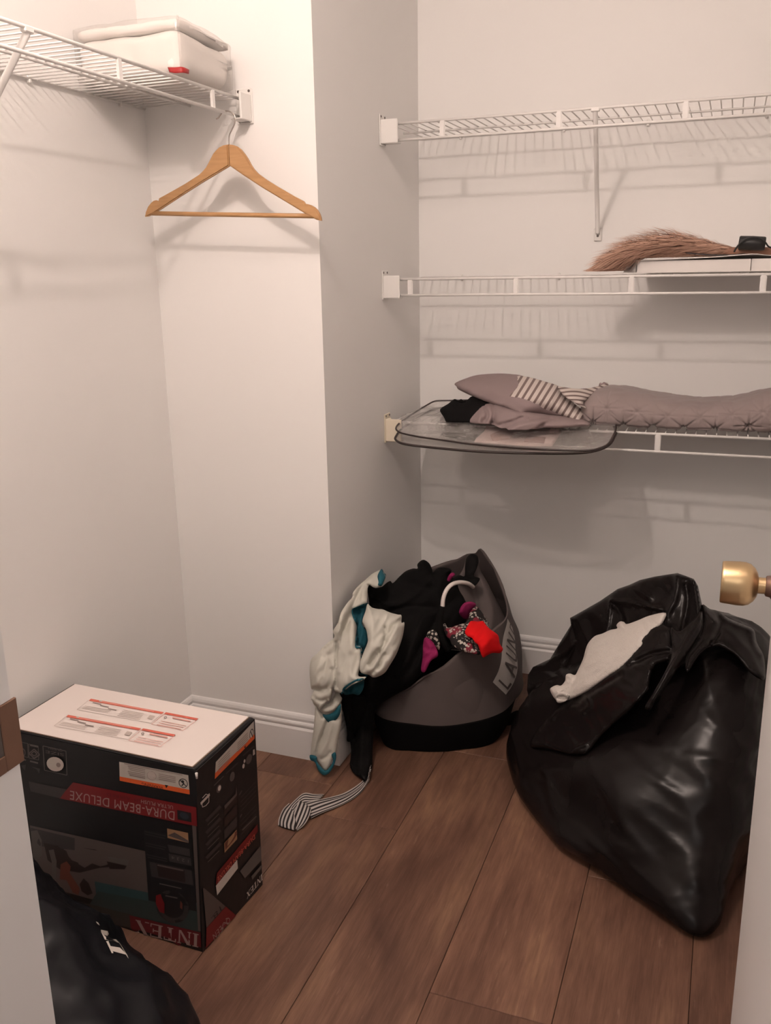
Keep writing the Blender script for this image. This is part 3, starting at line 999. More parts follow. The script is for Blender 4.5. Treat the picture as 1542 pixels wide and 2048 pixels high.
# plume of fine tan fibres lying over the box
plume = thing('dried_plume', 'fluffy tan dried grass plume lying across the flat white box', 'plant', tuple(atY(1360, 500, 2.47)))
PY = 2.50
spine = catmull([atY(*p, y) for p, y in (((1540, 498), 2.50), ((1500, 497), 2.50), ((1460, 499), 2.495), ((1400, 496), 2.485), ((1340, 494), 2.475), ((1285, 502), 2.465), ((1240, 520), 2.455), ((1216, 538), 2.45))], 8)
rp = random.Random(5)
V, F, tone = [], [], []
nS = len(spine)
for i in range(5200):
    s = rp.random() ** 0.9
    fi = 14 + s * (nS - 18)
    k = int(fi); p = spine[k] + (spine[min(k + 1, nS - 1)] - spine[k]) * (fi - k)
    tdir = spine[min(k + 2, nS - 1)] - spine[max(k - 2, 0)]; tdir /= np.linalg.norm(tdir)
    an = rp.uniform(0, 2 * math.pi)
    side = np.cross(tdir, [0, 0, 1.0]); side /= np.linalg.norm(side)
    upv = np.cross(side, tdir)
    out = side * math.cos(an) + upv * math.sin(an)
    env = min(1, 0.30 + 2.2 * s) * (1.0 if s < 0.75 else 1 - 0.5 * (s - 0.75) / 0.25)
    L = 0.075 * rp.uniform(0.6, 1.15)
    spread = 0.058 * env * rp.uniform(0.3, 1.0)
    droop = np.array([0, 0, -0.010])
    p0 = p + out * 0.004
    p1 = p0 + tdir * L * 0.55 + out * spread * 0.7
    p2 = p0 + tdir * L * 1.0 + out * spread * 1.0 + droop * rp.uniform(0.3, 1)
    for q in (p0, p1, p2):
        zf = lz + 0.006 if q[0] > bx0 - 0.01 else DZ + 0.006
        if q[2] < zf: q[2] = zf + rp.uniform(0, 0.003)
    wdt = rp.uniform(0.00045, 0.0009)
    w = np.cross(p2 - p0, out); w = w / (np.linalg.norm(w) + 1e-9) * wdt
    b = len(V)
    V += [p0 - w, p0 + w, p1 - w, p1 + w, p2]
    F += [(b, b + 1, b + 3, b + 2), (b + 2, b + 3, b + 4)]
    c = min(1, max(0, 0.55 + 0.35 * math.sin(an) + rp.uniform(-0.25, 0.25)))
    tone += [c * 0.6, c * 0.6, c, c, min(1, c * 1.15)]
po = mesh_obj('plume_fibres', V, F, M_PLUME, plume)
at = po.data.attributes.new('tone', 'FLOAT', 'POINT'); at.data.foreach_set('value', tone)
po['kind'] = 'stuff'
tube_obj('stem', [atY(1700, 512, 2.50), atY(1600, 506, 2.50), atY(1540, 503, 2.50), atY(1470, 503, 2.495), atY(1420, 500, 2.485)], [0.010, 0.010, 0.011, 0.011, 0.006], mat('tan_stem', (0.26, 0.13, 0.085), 0.7, bump=(200, 0.4, 0.002), stretch=(0.1, 3, 3)), plume, 10)
sheet('dark_blade', [[atY(1370, 505, 2.450), atY(1420, 509, 2.446), atY(1455, 509.5, 2.444), atY(1480, 508.5, 2.446), atY(1490, 507, 2.45)],
                     [atY(1372, 507, 2.446), atY(1420, 511.5, 2.442), atY(1455, 511.5, 2.440), atY(1480, 510, 2.442), atY(1490, 508.5, 2.446)]], I_BROWN, plume, 4, 1)

case = thing('roll_case', 'small black roll with a cord loop lying on the tan plume stem', 'case', tuple(atY(1503, 490, 2.485)))
ca, cb = atY(1477, 487, 2.478), atY(1531, 489, 2.478)
axc = (cb - ca); lc = np.linalg.norm(axc)
lathe_obj('roll', [(0, 0.004), (0.0005, 0.0145), (0.003, 0.0165), (lc * 0.5, 0.0170), (lc - 0.003, 0.0165), (lc - 0.0005, 0.0145), (lc, 0.004)], tuple(ca + np.array([0, 0, 0.002])), tuple(axc), M_BLKLEATHER, case, 24)
tube_obj('cord', catmull([atY(1468, 504, 2.458), atY(1474, 494, 2.456), atY(1486, 481, 2.455), atY(1500, 475, 2.455), atY(1516, 475.5, 2.455), atY(1529, 483, 2.456), atY(1537, 493, 2.458), atY(1546, 496, 2.46)], 5), 0.0022, M_BLKLEATHER, case, 8)

# ================================================================== LOW SHELF
LZ = 0.8865 + 0.0045
# clear zip bag hanging over the lip
vb = thing('zip_bag', 'clear vinyl storage bag with dark piping lying flat on the lowest back shelf', 'bag', (-0.55, 2.5, LZ))
topo = [(792, 856), (796, 849), (806, 841), (830, 825), (856, 809), (868, 803), (880, 801.5), (905, 801), (960, 800), (1040, 800), (1110, 801), (1170, 806), (1205, 815), (1225, 835), (1232, 855), (1226, 872), (1216, 888), (1200, 896), (1180, 900.5), (1140, 901), (1070, 898), (1000, 893.5), (940, 888), (890, 881), (840, 874), (806, 867), (795, 862)]
vdepth = [(792, 857, 2.36), (840, 872, 2.32), (900, 882, 2.29), (1000, 893, 2.26), (1100, 899, 2.245), (1200, 898, 2.245), (1226, 872, 2.33), (870, 803, 2.66), (960, 800, 2.69), (1110, 801, 2.70), (1205, 815, 2.68)]
Yv = tps(vdepth)
def vpt(p, off=0.0, dy=0.0):
    y = float(Yv([p])[0]); q = atY(p[0], p[1], y + dy); q[2] += off
    return q
cloth('top_panel', topo, vdepth, 0.004, M_CLEAR, vb, step=9, wr=[(-0.010, 45, 0.5, 1.6), (0.003, 26, 2.2, 2.5)], edge=0.0006, back=-0.9, deck=LZ + 0.012)
tube_obj('piping', [vpt(p) for p in catmull(topo, 3, True)], 0.0026, M_PIPING, vb, 7, True)
lowo = [(790.5, 878), (793, 871), (803, 858), (830, 840), (856, 824), (880, 816), (960, 814), (1110, 815), (1205, 828), (1231, 860), (1228, 876), (1218, 890), (1200, 899), (1172, 905), (1130, 907), (1060, 906.5), (1000, 905), (940, 902), (890, 897.5), (845, 893), (812, 888.5), (797, 884)]
bdepth = [(x, y - 12, v) for x, y, v in vdepth]
def bpt(p):
    y = float(Yv([(p[0], p[1] - 12)])[0])
    return atY(p[0], p[1], y)
cloth('bottom_panel', lowo, [(x, y + (14 if y > 840 else 14), v) for x, y, v in vdepth], 0.003, M_CLEAR, vb, step=12, wr=[(-0.006, 45, 0.2, 1.5)], edge=0.0006, back=-0.9, deck=LZ - 0.002)
tube_obj('piping', [bpt(p) for p in catmull(lowo, 3, True)], 0.0034, M_PIPING, vb, 7, True)
# printed inserts inside the bag
ins = cloth('printed_card', [(948, 884.5), (952, 877), (976, 856), (1010, 854), (1100, 856), (1130, 858), (1118, 872), (1104, 893), (1060, 893), (1000, 889)],
            [(x, y, v + 0.012) for x, y, v in vdepth], 0.001, M_CARD, None, step=10, edge=0.0004, back=0, sharp=True, deck=LZ + 0.002)
tag(ins, 'pink printed card inside the clear bag on the lowest shelf', 'card')
dv_ = [(x, y, v + 0.010) for x, y, v in vdepth]
cloth('card_picture', [(1050, 876), (1056, 871), (1092, 874), (1088, 887), (1048, 884)], [(x, y, v + 0.010) for x, y, v in vdepth], 0.0003, mat('pink_print', (0.54, 0.37, 0.34), 0.5, bump=(40, 0.1, 0.001)), ins, step=9, edge=0.0003, back=0, sharp=True)
cloth('card_picture', [(980, 870), (1000, 860), (1040, 862), (1020, 878), (985, 882)], [(x, y, v + 0.010) for x, y, v in vdepth], 0.0003, mat('red_print', (0.58, 0.40, 0.36), 0.5, bump=(40, 0.1, 0.001)), ins, step=9, edge=0.0003, back=0, sharp=True)
strip = cloth('printed_strip', [(880, 871), (886, 864), (924, 866), (956, 869), (948, 882), (920, 879)],
              [(x, y, v + 0.012) for x, y, v in vdepth], 0.001, M_CARDGREY, None, step=10, edge=0.0004, back=0, sharp=True, deck=LZ + 0.002)
tag(strip, 'dark grey printed paper strip inside the clear bag left of the pink card', 'card')

# black cloth
bk = cloth('black_cloth', [(880, 822), (884, 815), (897, 807), (909, 798), (922, 803), (934, 800), (943, 793), (958, 793), (980, 800), (1000, 812), (990, 835), (965, 848), (935, 849), (906, 849), (893, 845), (888, 835)],
           [(885, 825, 2.45), (960, 800, 2.53), (930, 845, 2.42), (985, 840, 2.44)], 0.035, M_BLACKFAB, None, step=5, wr=[(0.006, 22, 0.6, 2.0)], zmin=LZ + 0.004)
tag(bk, 'small crumpled black cloth at the left end of the pile on the lowest shelf', 'cloth')
cloth('scalloped_edge', [(906, 803), (910, 798.5), (916, 801.5), (922, 798), (927, 801.5), (931, 801), (931, 808), (922, 812), (912, 811)], [(915, 803, 2.50)], 0.006, M_BLACKFAB, bk, step=3)
# folded mauve sheet
sh = cloth('folded_sheet', [(933, 838), (940, 828), (955, 817), (972, 808), (1000, 806), (1040, 815), (1080, 826), (1130, 832), (1165, 838), (1182, 850), (1160, 853), (1120, 856), (1088, 855), (1060, 862), (1030, 866.5), (1010, 866.5), (997, 861), (985, 849), (965, 851), (945, 850), (936, 846)],
           [(940, 838, 2.44), (985, 855, 2.37), (1015, 865, 2.34), (1100, 856, 2.36), (1180, 850, 2.42), (1000, 806, 2.48), (1100, 828, 2.44)], 0.045, M_SHEET, None, step=3, R=30,
           strokes=[([(985, 845), (1000, 850), (1030, 840), (1050, 833)], 4, -0.0150), ([(1008, 862), (1020, 852), (1042, 842), (1068, 838), (1100, 835)], 4.5, -0.0180), ([(1015, 860), (1050, 849), (1085, 842)], 6, 0.0120), ([(986, 812), (988, 826), (985, 846)], 4, -0.0180),
                    ([(978, 818), (962, 830), (958, 845)], 4, 0.0090), ([(1082, 855), (1092, 846), (1110, 840)], 3.5, -0.0150), ([(970, 815), (975, 830), (968, 842)], 3.5, -0.0135), ([(1000, 815), (1030, 826), (1055, 834)], 4, 0.0090)],
           wr=[(0.005, 18, 2.9, 2.5)], zmin=LZ + 0.006)
tag(sh, 'crumpled mauve grey sheet bunched under the striped pillow on the lowest shelf', 'sheet')
# pillow: grey body with striped panel
pdep = [(910, 768, 2.58), (1000, 748, 2.60), (1020, 790, 2.48), (1100, 800, 2.46), (1160, 845, 2.45), (1180, 800, 2.56), (1215, 770, 2.62), (1090, 835, 2.45)]
pil = thing('pillow', 'grey pillow with a grey and white striped panel on the lowest back shelf', 'pillow', (-0.6, 2.55, 0.93))
cloth('grey_side', [(909, 768), (916, 763), (930, 757.5), (950, 751), (975, 748), (1002, 747), (1025, 748.5), (1046, 752), (1090, 770), (1140, 800), (1172, 830), (1168, 842), (1130, 838), (1080, 833), (1046, 837), (1035, 830), (1010, 818), (985, 808), (960, 799), (935, 788), (917, 779), (913, 773)], pdep, 0.050, M_SHEET, pil, step=5.5, R=38,
      strokes=[([(1046, 836), (1052, 828), (1080, 830)], 4, -0.010), ([(985, 806), (1020, 818), (1046, 832)], 5, 0.006)], wr=[(-0.008, 40, 0.5, 1.5), (0.0025, 16, 0.4, 3)], back=0.5)
st_line = lambda P: (P[:, 0] - 1008 + (P[:, 1] - 800) * 0.62) / 14.3 + 0.35
cloth('striped_panel', [(1004, 800), (1010, 787), (1017, 770), (1034, 753), (1046, 752.5), (1064, 755.5), (1090, 763), (1114, 770.5), (1122, 779), (1134, 796), (1155, 812), (1170, 826), (1168, 838), (1160, 849), (1152, 847), (1140, 840), (1110, 829), (1080, 821), (1050, 813), (1025, 806), (1010, 803)],
      [(x, y, v - 0.012) for x, y, v in pdep], 0.045, M_STRIPE, pil, step=4, R=38, back=0.0, wr=[(-0.008, 40, 0.5, 1.5), (0.003, 14, 1.9, 3)], stripe=st_line)
st2 = lambda P: (P[:, 1] - 775 - (P[:, 0] - 1150) * 0.12 + 7 * np.sin((P[:, 0] - 1118) / 25)) / 8.2
cloth('striped_flap', [(1116, 773), (1126, 774), (1150, 777), (1180, 776), (1205, 769), (1213, 765), (1216, 771), (1200, 780), (1183, 792), (1172, 800), (1166, 806), (1172, 816), (1160, 812), (1148, 805), (1132, 795), (1120, 783)],
      [(1116, 773, 2.47), (1205, 769, 2.55), (1165, 808, 2.44), (1150, 785, 2.46)], 0.014, M_STRIPE, pil, step=3, back=0.3, stripe=st2, wr=[(0.003, 14, 0.3, 3)])
cloth('knotted_corner', [(1198, 771), (1200, 765.5), (1204, 766.5), (1208, 764), (1213, 766.5), (1217, 769), (1214, 776), (1205, 778)], [(1205, 770, 2.56)], 0.010, M_SHEET, pil, step=2.5)

# rolled quilt with stitched stars
qx = [(1164, 0.20), (1170, 0.45), (1182, 0.75), (1205, 0.95), (1240, 1.0), (1300, 1.0), (1360, 1.0), (1420, 1.0), (1480, 1.0), (1542, 1.0), (1620, 1.0), (1700, 1.0), (1760, 0.9), (1772, 0.4)]
top_y = [818, 800, 782, 772, 771.5, 782, 792, 795, 790, 777, 774, 785, 792, 815]
bot_y = [838, 853, 866, 873, 877, 882, 884, 885.5, 886.5, 886.5, 885, 885, 880, 860]
rings = []
for (x, f_), ty, by_ in zip(qx, top_y, bot_y):
    yc = 2.55
    T, Bm = atY(x, ty, yc + 0.01), atY(x, by_, 2.435)
    xm = T[0]
    zt, zb = T[2], max(Bm[2], 0.872)
    cz, hz_ = (zt + zb) / 2, (zt - zb) / 2
    hy = 0.115 * min(1, f_ + 0.15)
    ring = []
    for k in range(16):
        a = 2 * math.pi * k / 16
        ca_, sa_ = math.cos(a), math.sin(a)
        sy = abs(ca_) ** 0.8 * (1 if ca_ > 0 else -1); sz = abs(sa_) ** 0.85 * (1 if sa_ > 0 else -1)
        yy = yc + hy * sy; z = cz + hz_ * sz
        if yy > 2.44: z = max(z, LZ + 0.003)
        ring.append((xm, yy, z))
    rings.append(ring)
stars = []
for sx_, sy_ in ((1186, 845), (1247, 851), (1305, 855), (1367, 856), (1430, 858), (1497, 852), (1560, 850), (1275, 822), (1336, 830), (1400, 832), (1463, 828), (1215, 815), (1525, 822)):
    q = atY(sx_, sy_, 2.45); stars.append((q[0], q[2], 1.0 if sy_ > 840 else 0.45))
def quilt_disp(co, nr):
    d = 0.0022 * noise.noise(co * 16) + 0.0018 * noise.noise(co * 45)
    if nr.y < 0.3:
        for sx_, sz_, wgt in stars:
            dx, dz = co.x - sx_, (co.z - sz_) * 1.15
            r = math.hypot(dx, dz)
            if r < 0.050:
                a = math.atan2(dz, dx)
                c = abs(math.sin(4 * a))          # petals: pinched along eight spokes
                spoke = math.exp(-(c * r / 0.006) ** 2)
                d -= wgt * 0.0085 * spoke * math.exp(-(r / 0.034) ** 2)
                d -= wgt * 0.008 * math.exp(-(r / 0.006) ** 2)
    return d
ql = loft_obj('rolled_quilt', rings, M_QUILT, None, 10, 26, quilt_disp)
tag(ql, 'rolled mauve grey quilt with stitched stars on the lowest back shelf', 'quilt')

# ================================================================== AIR BED BOX
bxb = thing('product_box', 'black printed cardboard air bed box with white top, upside down by left wall', 'box', (-1.12, 1.38, 0))
B0 = [(-0.892, 1.261, 0.001), (-0.876, 1.482, 0.001), (-1.353, 1.491, 0.001), (-1.369, 1.270, 0.001)]
T0 = [(-0.880, 1.271, 0.404), (-0.875, 1.490, 0.404), (-1.352, 1.498, 0.404), (-1.357, 1.279, 0.404)]
V = []
nlev = 8
for j in range(nlev + 1):
    s = j / nlev
    for k in range(4):
        a0, a1 = np.array(B0[k]), np.array(T0[k]); b0, b1 = np.array(B0[(k + 1) % 4]), np.array(T0[(k + 1) % 4])
        for q in range(8):
            u = q / 8
            p = (a0 * (1 - s) + a1 * s) * (1 - u) + (b0 * (1 - s) + b1 * s) * u
            cen = np.array([-1.12, 1.38, p[2]])
            n_ = p - cen; n_ /= np.linalg.norm(n_)
            p = p + n_ * 0.0025 * math.sin(math.pi * u) * math.sin(math.pi * s)
            V.append(p)
F = []
n4 = 32
for j in range(nlev):
    for k in range(n4):
        F.append((j * n4 + k, j * n4 + (k + 1) % n4, (j + 1) * n4 + (k + 1) % n4, (j + 1) * n4 + k))
F.append(tuple(reversed(range(n4)))); F.append(tuple(nlev * n4 + k for k in range(n4)))
body = mesh_obj('carton', V, F, M_BOXBLACK, bxb)
for p in body.data.polygons: p.use_smooth = False
def inset(P4, d):
    c = sum(np.array(p) for p in P4) / 4
    return [np.array(p) + (c - np.array(p)) / np.linalg.norm(c - np.array(p)) * d for p in P4]
def slab(name, P4, h, m, parent, bev=0.001):
    bm = bmesh.new()
    lo_ = [bm.verts.new(tuple(p)) for p in P4]; hi_ = [bm.verts.new((p[0], p[1], p[2] + h)) for p in P4]
    bm.faces.new(lo_[::-1]); bm.faces.new(hi_)
    for i in range(4): bm.faces.new((lo_[i], lo_[(i + 1) % 4], hi_[(i + 1) % 4], hi_[i]))
    bmesh.ops.recalc_face_normals(bm, faces=bm.faces)
    bmesh.ops.bevel(bm, geom=bm.edges[:], offset=bev, segments=1, affect='EDGES', clamp_overlap=True)
    return bm_obj(name, bm, m, parent)
slab('carton_shoulder', inset(T0, 0.003), 0.0035, M_BOXBLACK, bxb, 0.0025)
slab('carton_edge', [np.array(p) + np.array([0, 0, 0.003]) for p in inset(T0, 0.0105)], 0.0022, M_EDGE, bxb)
topf = slab('top_flap', [np.array(p) + np.array([0, 0, 0.0045]) for p in inset(T0, 0.012)], 0.0020, M_BOXTOP, bxb)
tag(topf, 'white top panel')
tube_obj('worn_corner', [np.array(T0[0]) + np.array([0.0015, -0.0015, -0.014]), np.array(T0[0]) + np.array([0.0015, -0.0015, -0.002])], [0.0018, 0.0028], M_WHITECARD, bxb, 6)
bvb = bvh_of(body); bvt = bvh_of(topf)

class Print:
    """flat ink on a face: polygons measured on the photograph, laid on the real surface"""
    def __init__(self, bvh): self.bvh = bvh; self.V = []; self.F = []; self.MI = []; self.mats = []; self.lay = 0
    def poly(self, pts, m, off=None):
        self.lay += 1
        o = off if off else 0.0008 + 0.00003 * self.lay
        ps = [hit(self.bvh, x, y, o, 0.03) for x, y in pts]
        if any(p is None for p in ps): return
        b = len(self.V); self.V += ps
        self.F.append(tuple(b + i for i in range(len(ps))))
        if m not in self.mats: self.mats.append(m)
        self.MI.append(self.mats.index(m))
    def quad(self, a, b, c, d, m, nx=5, ny=3, off=None):
        """subdivided so that it follows a bulging face"""
        self.lay += 1
        o = off if off else 0.0008 + 0.00003 * self.lay
        a, b, c, d = (np.array(p, float) for p in (a, b, c, d))
        nx *= 2; ny *= 2
        base = len(self.V)
        for j in range(ny + 1):
            for i in range(nx + 1):
                u, v = i / nx, j / ny
                p = (a * (1 - u) + b * u) * (1 - v) + (d * (1 - u) + c * u) * v
                q = hit(self.bvh, p[0], p[1], o, 0.03)
                if q is None: q = self.V[-1] if self.V else Vector((0, 0, 0))
                self.V.append(q)
        if m not in self.mats: self.mats.append(m)
        for j in range(ny):
            for i in range(nx):
                k = base + j * (nx + 1) + i
                self.F.append((k, k + 1, k + nx + 2, k + nx + 1)); self.MI.append(self.mats.index(m))
    def ellipse(self, c, ax, ay, m, n=20):
        c, ax, ay = np.array(c, float), np.array(ax, float), np.array(ay, float)
        self.poly([tuple(c + ax * math.cos(2 * math.pi * k / n) + ay * math.sin(2 * math.pi * k / n)) for k in range(n)], m)
    def ring(self, c, ax, ay, w, m, n=20):
        c, ax, ay = np.array(c, float), np.array(ax, float), np.array(ay, float)
        for k in range(n):
            q = []
            for t, s in ((k, 1), (k + 1, 1), (k + 1, 1 - w), (k, 1 - w)):
                a = 2 * math.pi * t / n
                q.append(tuple(c + (ax * math.cos(a) + ay * math.sin(a)) * s))
            self.lay -= 1
            self.poly(q, m)
        self.lay += 1
    def line(self, a, b, w, m):
        a, b = np.array(a, float), np.array(b, float)
        t = b - a; n_ = np.array([-t[1], t[0]]); n_ = n_ / np.linalg.norm(n_) * w / 2
        self.poly([tuple(a + n_), tuple(b + n_), tuple(b - n_), tuple(a - n_)], m)
    def text(self, s, p0, p1, up, m, spacing=1.0, squash=True):
        """text with its baseline from p0 to p1 (photo px), 'up' the px vector of cap height"""
        self.lay += 1
        cu = bpy.data.curves.new('lettering', 'FONT'); cu.body = s; cu.space_character = spacing; cu.resolution_u = 3
        to = bpy.data.objects.new('lettering', cu); COL.objects.link(to)
        dg = bpy.context.evaluated_depsgraph_get()
        me = bpy.data.meshes.new_from_object(to.evaluated_get(dg))
        bpy.data.objects.remove(to); bpy.data.curves.remove(cu)
        xs = [v.co.x for v in me.vertices]
        x0, x1 = min(xs), max(xs)
        p0, p1, up = np.array(p0, float), np.array(p1, float), np.array(up, float)
        base = len(self.V)
        o = 0.0008 + 0.00003 * self.lay
        for v in me.vertices:
            u = (v.co.x - x0) / (x1 - x0); w = v.co.y / 0.69
            p = p0 + (p1 - p0) * u + up * w
            q = hit(self.bvh, p[0], p[1], o, 0.03)
            self.V.append(q if q is not None else Vector((0, 0, -0.02)))
        if m not in self.mats: self.mats.append(m)
        for p in me.polygons:
            self.F.append(tuple(base + i for i in p.vertices)); self.MI.append(self.mats.index(m))
        bpy.data.meshes.remove(me)
    def glyphs(self, polys, p0, p1, up, m):
        """hand drawn serif letters: polys in a 0..1 x 0..1 frame"""
        p0, p1, up = np.array(p0, float), np.array(p1, float), np.array(up, float)
        self.lay += 1
        for P in polys:
            self.lay -= 1
            self.poly([tuple(p0 + (p1 - p0) * u + up * v) for u, v in P], m)
        self.lay += 1
    def build(self, name, parent):
        o = mesh_obj(name, self.V, self.F, self.mats, parent)
        for p, i in zip(o.data.polygons, self.MI): p.material_index = i
        return o

def serif_word(word):
    """I N T E X in a slab-serif hand, returned as polygons over a unit box"""
    adv = {'I': 0.42, 'N': 0.86, 'T': 0.78, 'E': 0.78, 'X': 0.86}
    tot = sum(adv[c] for c in word); x = 0; out = []
    def R(a, b, c, d): return [(a, b), (c, b), (c, d), (a, d)]
    for c in word:
        w = adv[c]; s = 0.10; th = 0.17; L = []
        a, b = 0.04, w - 0.04
        if c == 'I': L += [R(w / 2 - th / 2, 0, w / 2 + th / 2, 1), R(a, 0, b, 0.07), R(a, 0.93, b, 1)]
        if c == 'N': L += [R(a + .07, 0, a + .15, 1), R(b - .15, 0, b - .07, 1), [(a + .03, 1), (a + .24, 1), (b - .07, 0), (b - .20, 0)], R(a, 0, a + .22, .07), R(b - .22, .93, b, 1), R(a, .93, a + .2, 1)]
        if c == 'T': L += [R(w / 2 - th / 2, 0, w / 2 + th / 2, 1), R(a, .92, b, 1), R(a, .76, a + .06, 1), R(b - .06, .76, b, 1), R(w / 2 - .17, 0, w / 2 + .17, .07)]
        if c == 'E': L += [R(a + .07, 0, a + .07 + th, 1), R(a, 0, b, .08), R(a, .92, b, 1), R(a + .2, .46, b - .16, .54), R(b - .06, 0, b, .26), R(b - .06, .76, b, 1), R(b - .2, .36, b - .14, .64)]
        if c == 'X': L += [[(a + .04, 1), (a + .26, 1), (b - .02, 0), (b - .24, 0)], [(b - .15, 1), (b - .05, 1), (a + .15, 0), (a + .05, 0)], R(a, .93, a + .3, 1), R(b - .24, .93, b, 1), R(a, 0, a + .24, .07), R(b - .3, 0, b, .07)]
        for P in L: out.append([((x + u) / tot, v) for u, v in P])
        x += w
    return out

# ---- front face
fp = Print(bvb)
# room picture
fp.quad((60, 1650), (292, 1702), (302, 1830), (80, 1770), I_STONE, 6, 4)
fp.quad((62, 1655), (150, 1676), (150, 1700), (64, 1690), I_DKGREY)
fp.poly([(62, 1662), (75, 1660), (84, 1680), (84, 1710), (72, 1722), (66, 1712)], I_GREY)
fp.poly([(88, 1685), (110, 1690), (190, 1698), (240, 1722), (236, 1732), (200, 1735), (160, 1745), (120, 1738), (96, 1720)], I_BROWN)
fp.poly([(150, 1696), (166, 1705), (186, 1708), (192, 1722), (170, 1735), (158, 1728)], I_STONE)
fp.poly([(216, 1712), (258, 1720), (256, 1732), (224, 1728)], I_GREY)
fp.poly([(214, 1722), (254, 1731), (250, 1738), (220, 1737)], I_BROWN)
fp.poly([(122, 1728), (134, 1722), (142, 1732), (140, 1745), (160, 1776), (158, 1790), (146, 1784), (134, 1760), (120, 1758)], I_SKIN)
fp.poly([(160, 1768), (168, 1756), (178, 1766), (186, 1786), (176, 1790), (164, 1782)], I_BROWN)
fp.poly([(98, 1700), (108, 1698), (114, 1722), (112, 1770), (104, 1766), (104, 1722)], I_GREY)
fp.quad((190, 1762), (398, 1806), (401, 1860), (196, 1814), I_TEAL, 6, 3)
fp.quad((196, 1782), (400, 1820), (401, 1863), (170, 1824), I_TEALDK, 6, 3)
fp.quad((150, 1800), (262, 1828), (263, 1864), (150, 1842), I_FLOOR, 4, 2)
fp.quad((385, 1650), (393, 1652), (402, 1862), (397, 1860), I_STONE, 1, 6)
# red brand band
fp.quad((147, 1564), (393, 1614), (395, 1652), (119, 1596), I_RED, 8, 2)
fp.quad((58, 1562), (134, 1578), (121, 1596), (62, 1582), I_DKGREY, 3, 2)
fp.poly([(355, 1619), (383, 1625), (384, 1644), (356, 1638)], I_BLACK)
fp.ellipse((369, 1631), (9, 2), (1, 7), I_BLUE, 14)
fp.text('DURA-BEAM DELUXE', (350, 1622.5), (141, 1580.5), (-0.5, 17.5), I_DIMWHITE, 1.08)
fp.text('ULTRA PLUSH', (347, 1611), (270, 1596), (-0.3, 7), I_RED2, 1.1)
fp.text('ULTRA PLUSH', (347, 1611), (283, 1598.5), (-0.3, 7), I_DIMWHITE, 1.05)
fp.text('AIRBED', (262, 1594), (215, 1585), (-0.3, 6), I_RED2, 1.1)
# feature panel
fp.quad((288, 1658), (384, 1678), (394, 1822), (298, 1800), I_BLACK, 3, 5)
fp.quad((335, 1656), (377, 1665), (378, 1685), (336, 1675), I_TAN, 1, 1)
fp.poly([(336, 1670), (350, 1664), (377, 1680), (378, 1685)], I_STONE)
fp.quad((336, 1688), (380, 1697), (381, 1712), (340, 1703), I_DKGREY, 1, 1)
fp.quad((338, 1706), (382, 1715), (384, 1731), (340, 1722), I_DKGREY, 1, 1)
fp.text('1 2 3 4', (378, 1719), (344, 1711), (0, 6), I_GREY)
for a, b in (((290, 1662), (332, 1671)), ((291, 1667), (331, 1676)), ((292, 1685), (333, 1694)), ((293, 1690), (330, 1698)), ((294, 1708), (335, 1717)), ((296, 1713), (336, 1722))):
    fp.line(a, b, 1.4, I_DKGREY)
fp.quad((300, 1722), (384, 1740), (388, 1770), (304, 1752), I_DKGREY, 2, 2)
fp.quad((314, 1726), (370, 1738), (372, 1764), (318, 1752), I_BROWN, 2, 2)
fp.line((316, 1729), (368, 1740), 3.0, I_STONE)
fp.line((320, 1766), (364, 1776), 2.0, I_GREY)
# gauge
fp.ellipse((346, 1812), (33, 7), (-2, 32), I_BLACK, 24)
fp.ring((346, 1812), (33, 7), (-2, 32), 0.3, I_DKGREY, 24)
fp.poly([(313, 1790), (322, 1787), (330, 1806), (330, 1826), (320, 1822), (313, 1806)], I_RED)
fp.poly([(362, 1800), (366, 1806), (366, 1818), (361, 1814)], I_SKIN)
fp.line((332, 1790), (356, 1795), 2.5, I_GREY)
# bottom brand
fp.quad((260, 1829), (402, 1863.5), (404, 1904), (264, 1862.5), I_RED2, 6, 2)
fp.glyphs(serif_word('INTEX'), (400, 1867.5), (271, 1837.5), (-1.0, 26.5), I_DIMWHITE)
# icons top left
for (x, y) in ((38, 1482), (59, 1487)):
    for a, b in (((x, y), (x + 19, y + 4)), ((x + 19, y + 4), (x + 20, y + 32)), ((x + 20, y + 32), (x + 1, y + 28)), ((x + 1, y + 28), (x, y))):
        fp.line(a, b, 1.0, I_GREY)
fp.line((62, 1489), (78, 1492.5), 3.5, I_GREY)
for s in (1, 0.55):
    c = np.array((70, 1506.0)); R4 = [c + np.array(v) * s for v in ((-10.5, 0), (0, -9), (11, 2), (0, 9))]
    for i in range(4): fp.line(R4[i], R4[(i + 1) % 4], 2.0, I_STONE)
fp.line((62, 1507), (70, 1516), 2, I_STONE); fp.line((70, 1516), (81, 1509), 2, I_STONE)
fp.ring((47, 1504), (6, 1), (-0.5, 9), 0.3, I_STONE, 12)
fp.line((62, 1521), (78, 1525), 3, I_GREY); fp.poly([(64, 1532), (82, 1536), (80, 1546), (76, 1538)], I_DKGREY)
fp.line((42, 1516), (54, 1519), 3, I_GREY); fp.poly([(44, 1530), (54, 1528), (52, 1540)], I_DKGREY)
for a, b in (((88, 1490.5), (134, 1501)), ((134, 1501), (136, 1549)), ((136, 1549), (91, 1539)), ((91, 1539), (88, 1490.5))):
    fp.line(a, b, 1.4, I_GREY)
fp.text('QUEEN', (127, 1498), (99, 1492), (0, 4.5), I_STONE)
fp.text('SIZE', (130, 1506), (93, 1499), (0, 5.5), I_STONE)
fp.ellipse((112.5, 1527), (17, 3.5), (-2, 14), I_PALEGREY, 20)
fp.ellipse((109, 1525), (13, 2.5), (-2, 10.5), I_PAPER, 18)
fp.ellipse((119, 1528.5), (4.5, 1), (-0.5, 4.5), I_MIDGREY, 12)
fp.build('front_print', bxb)
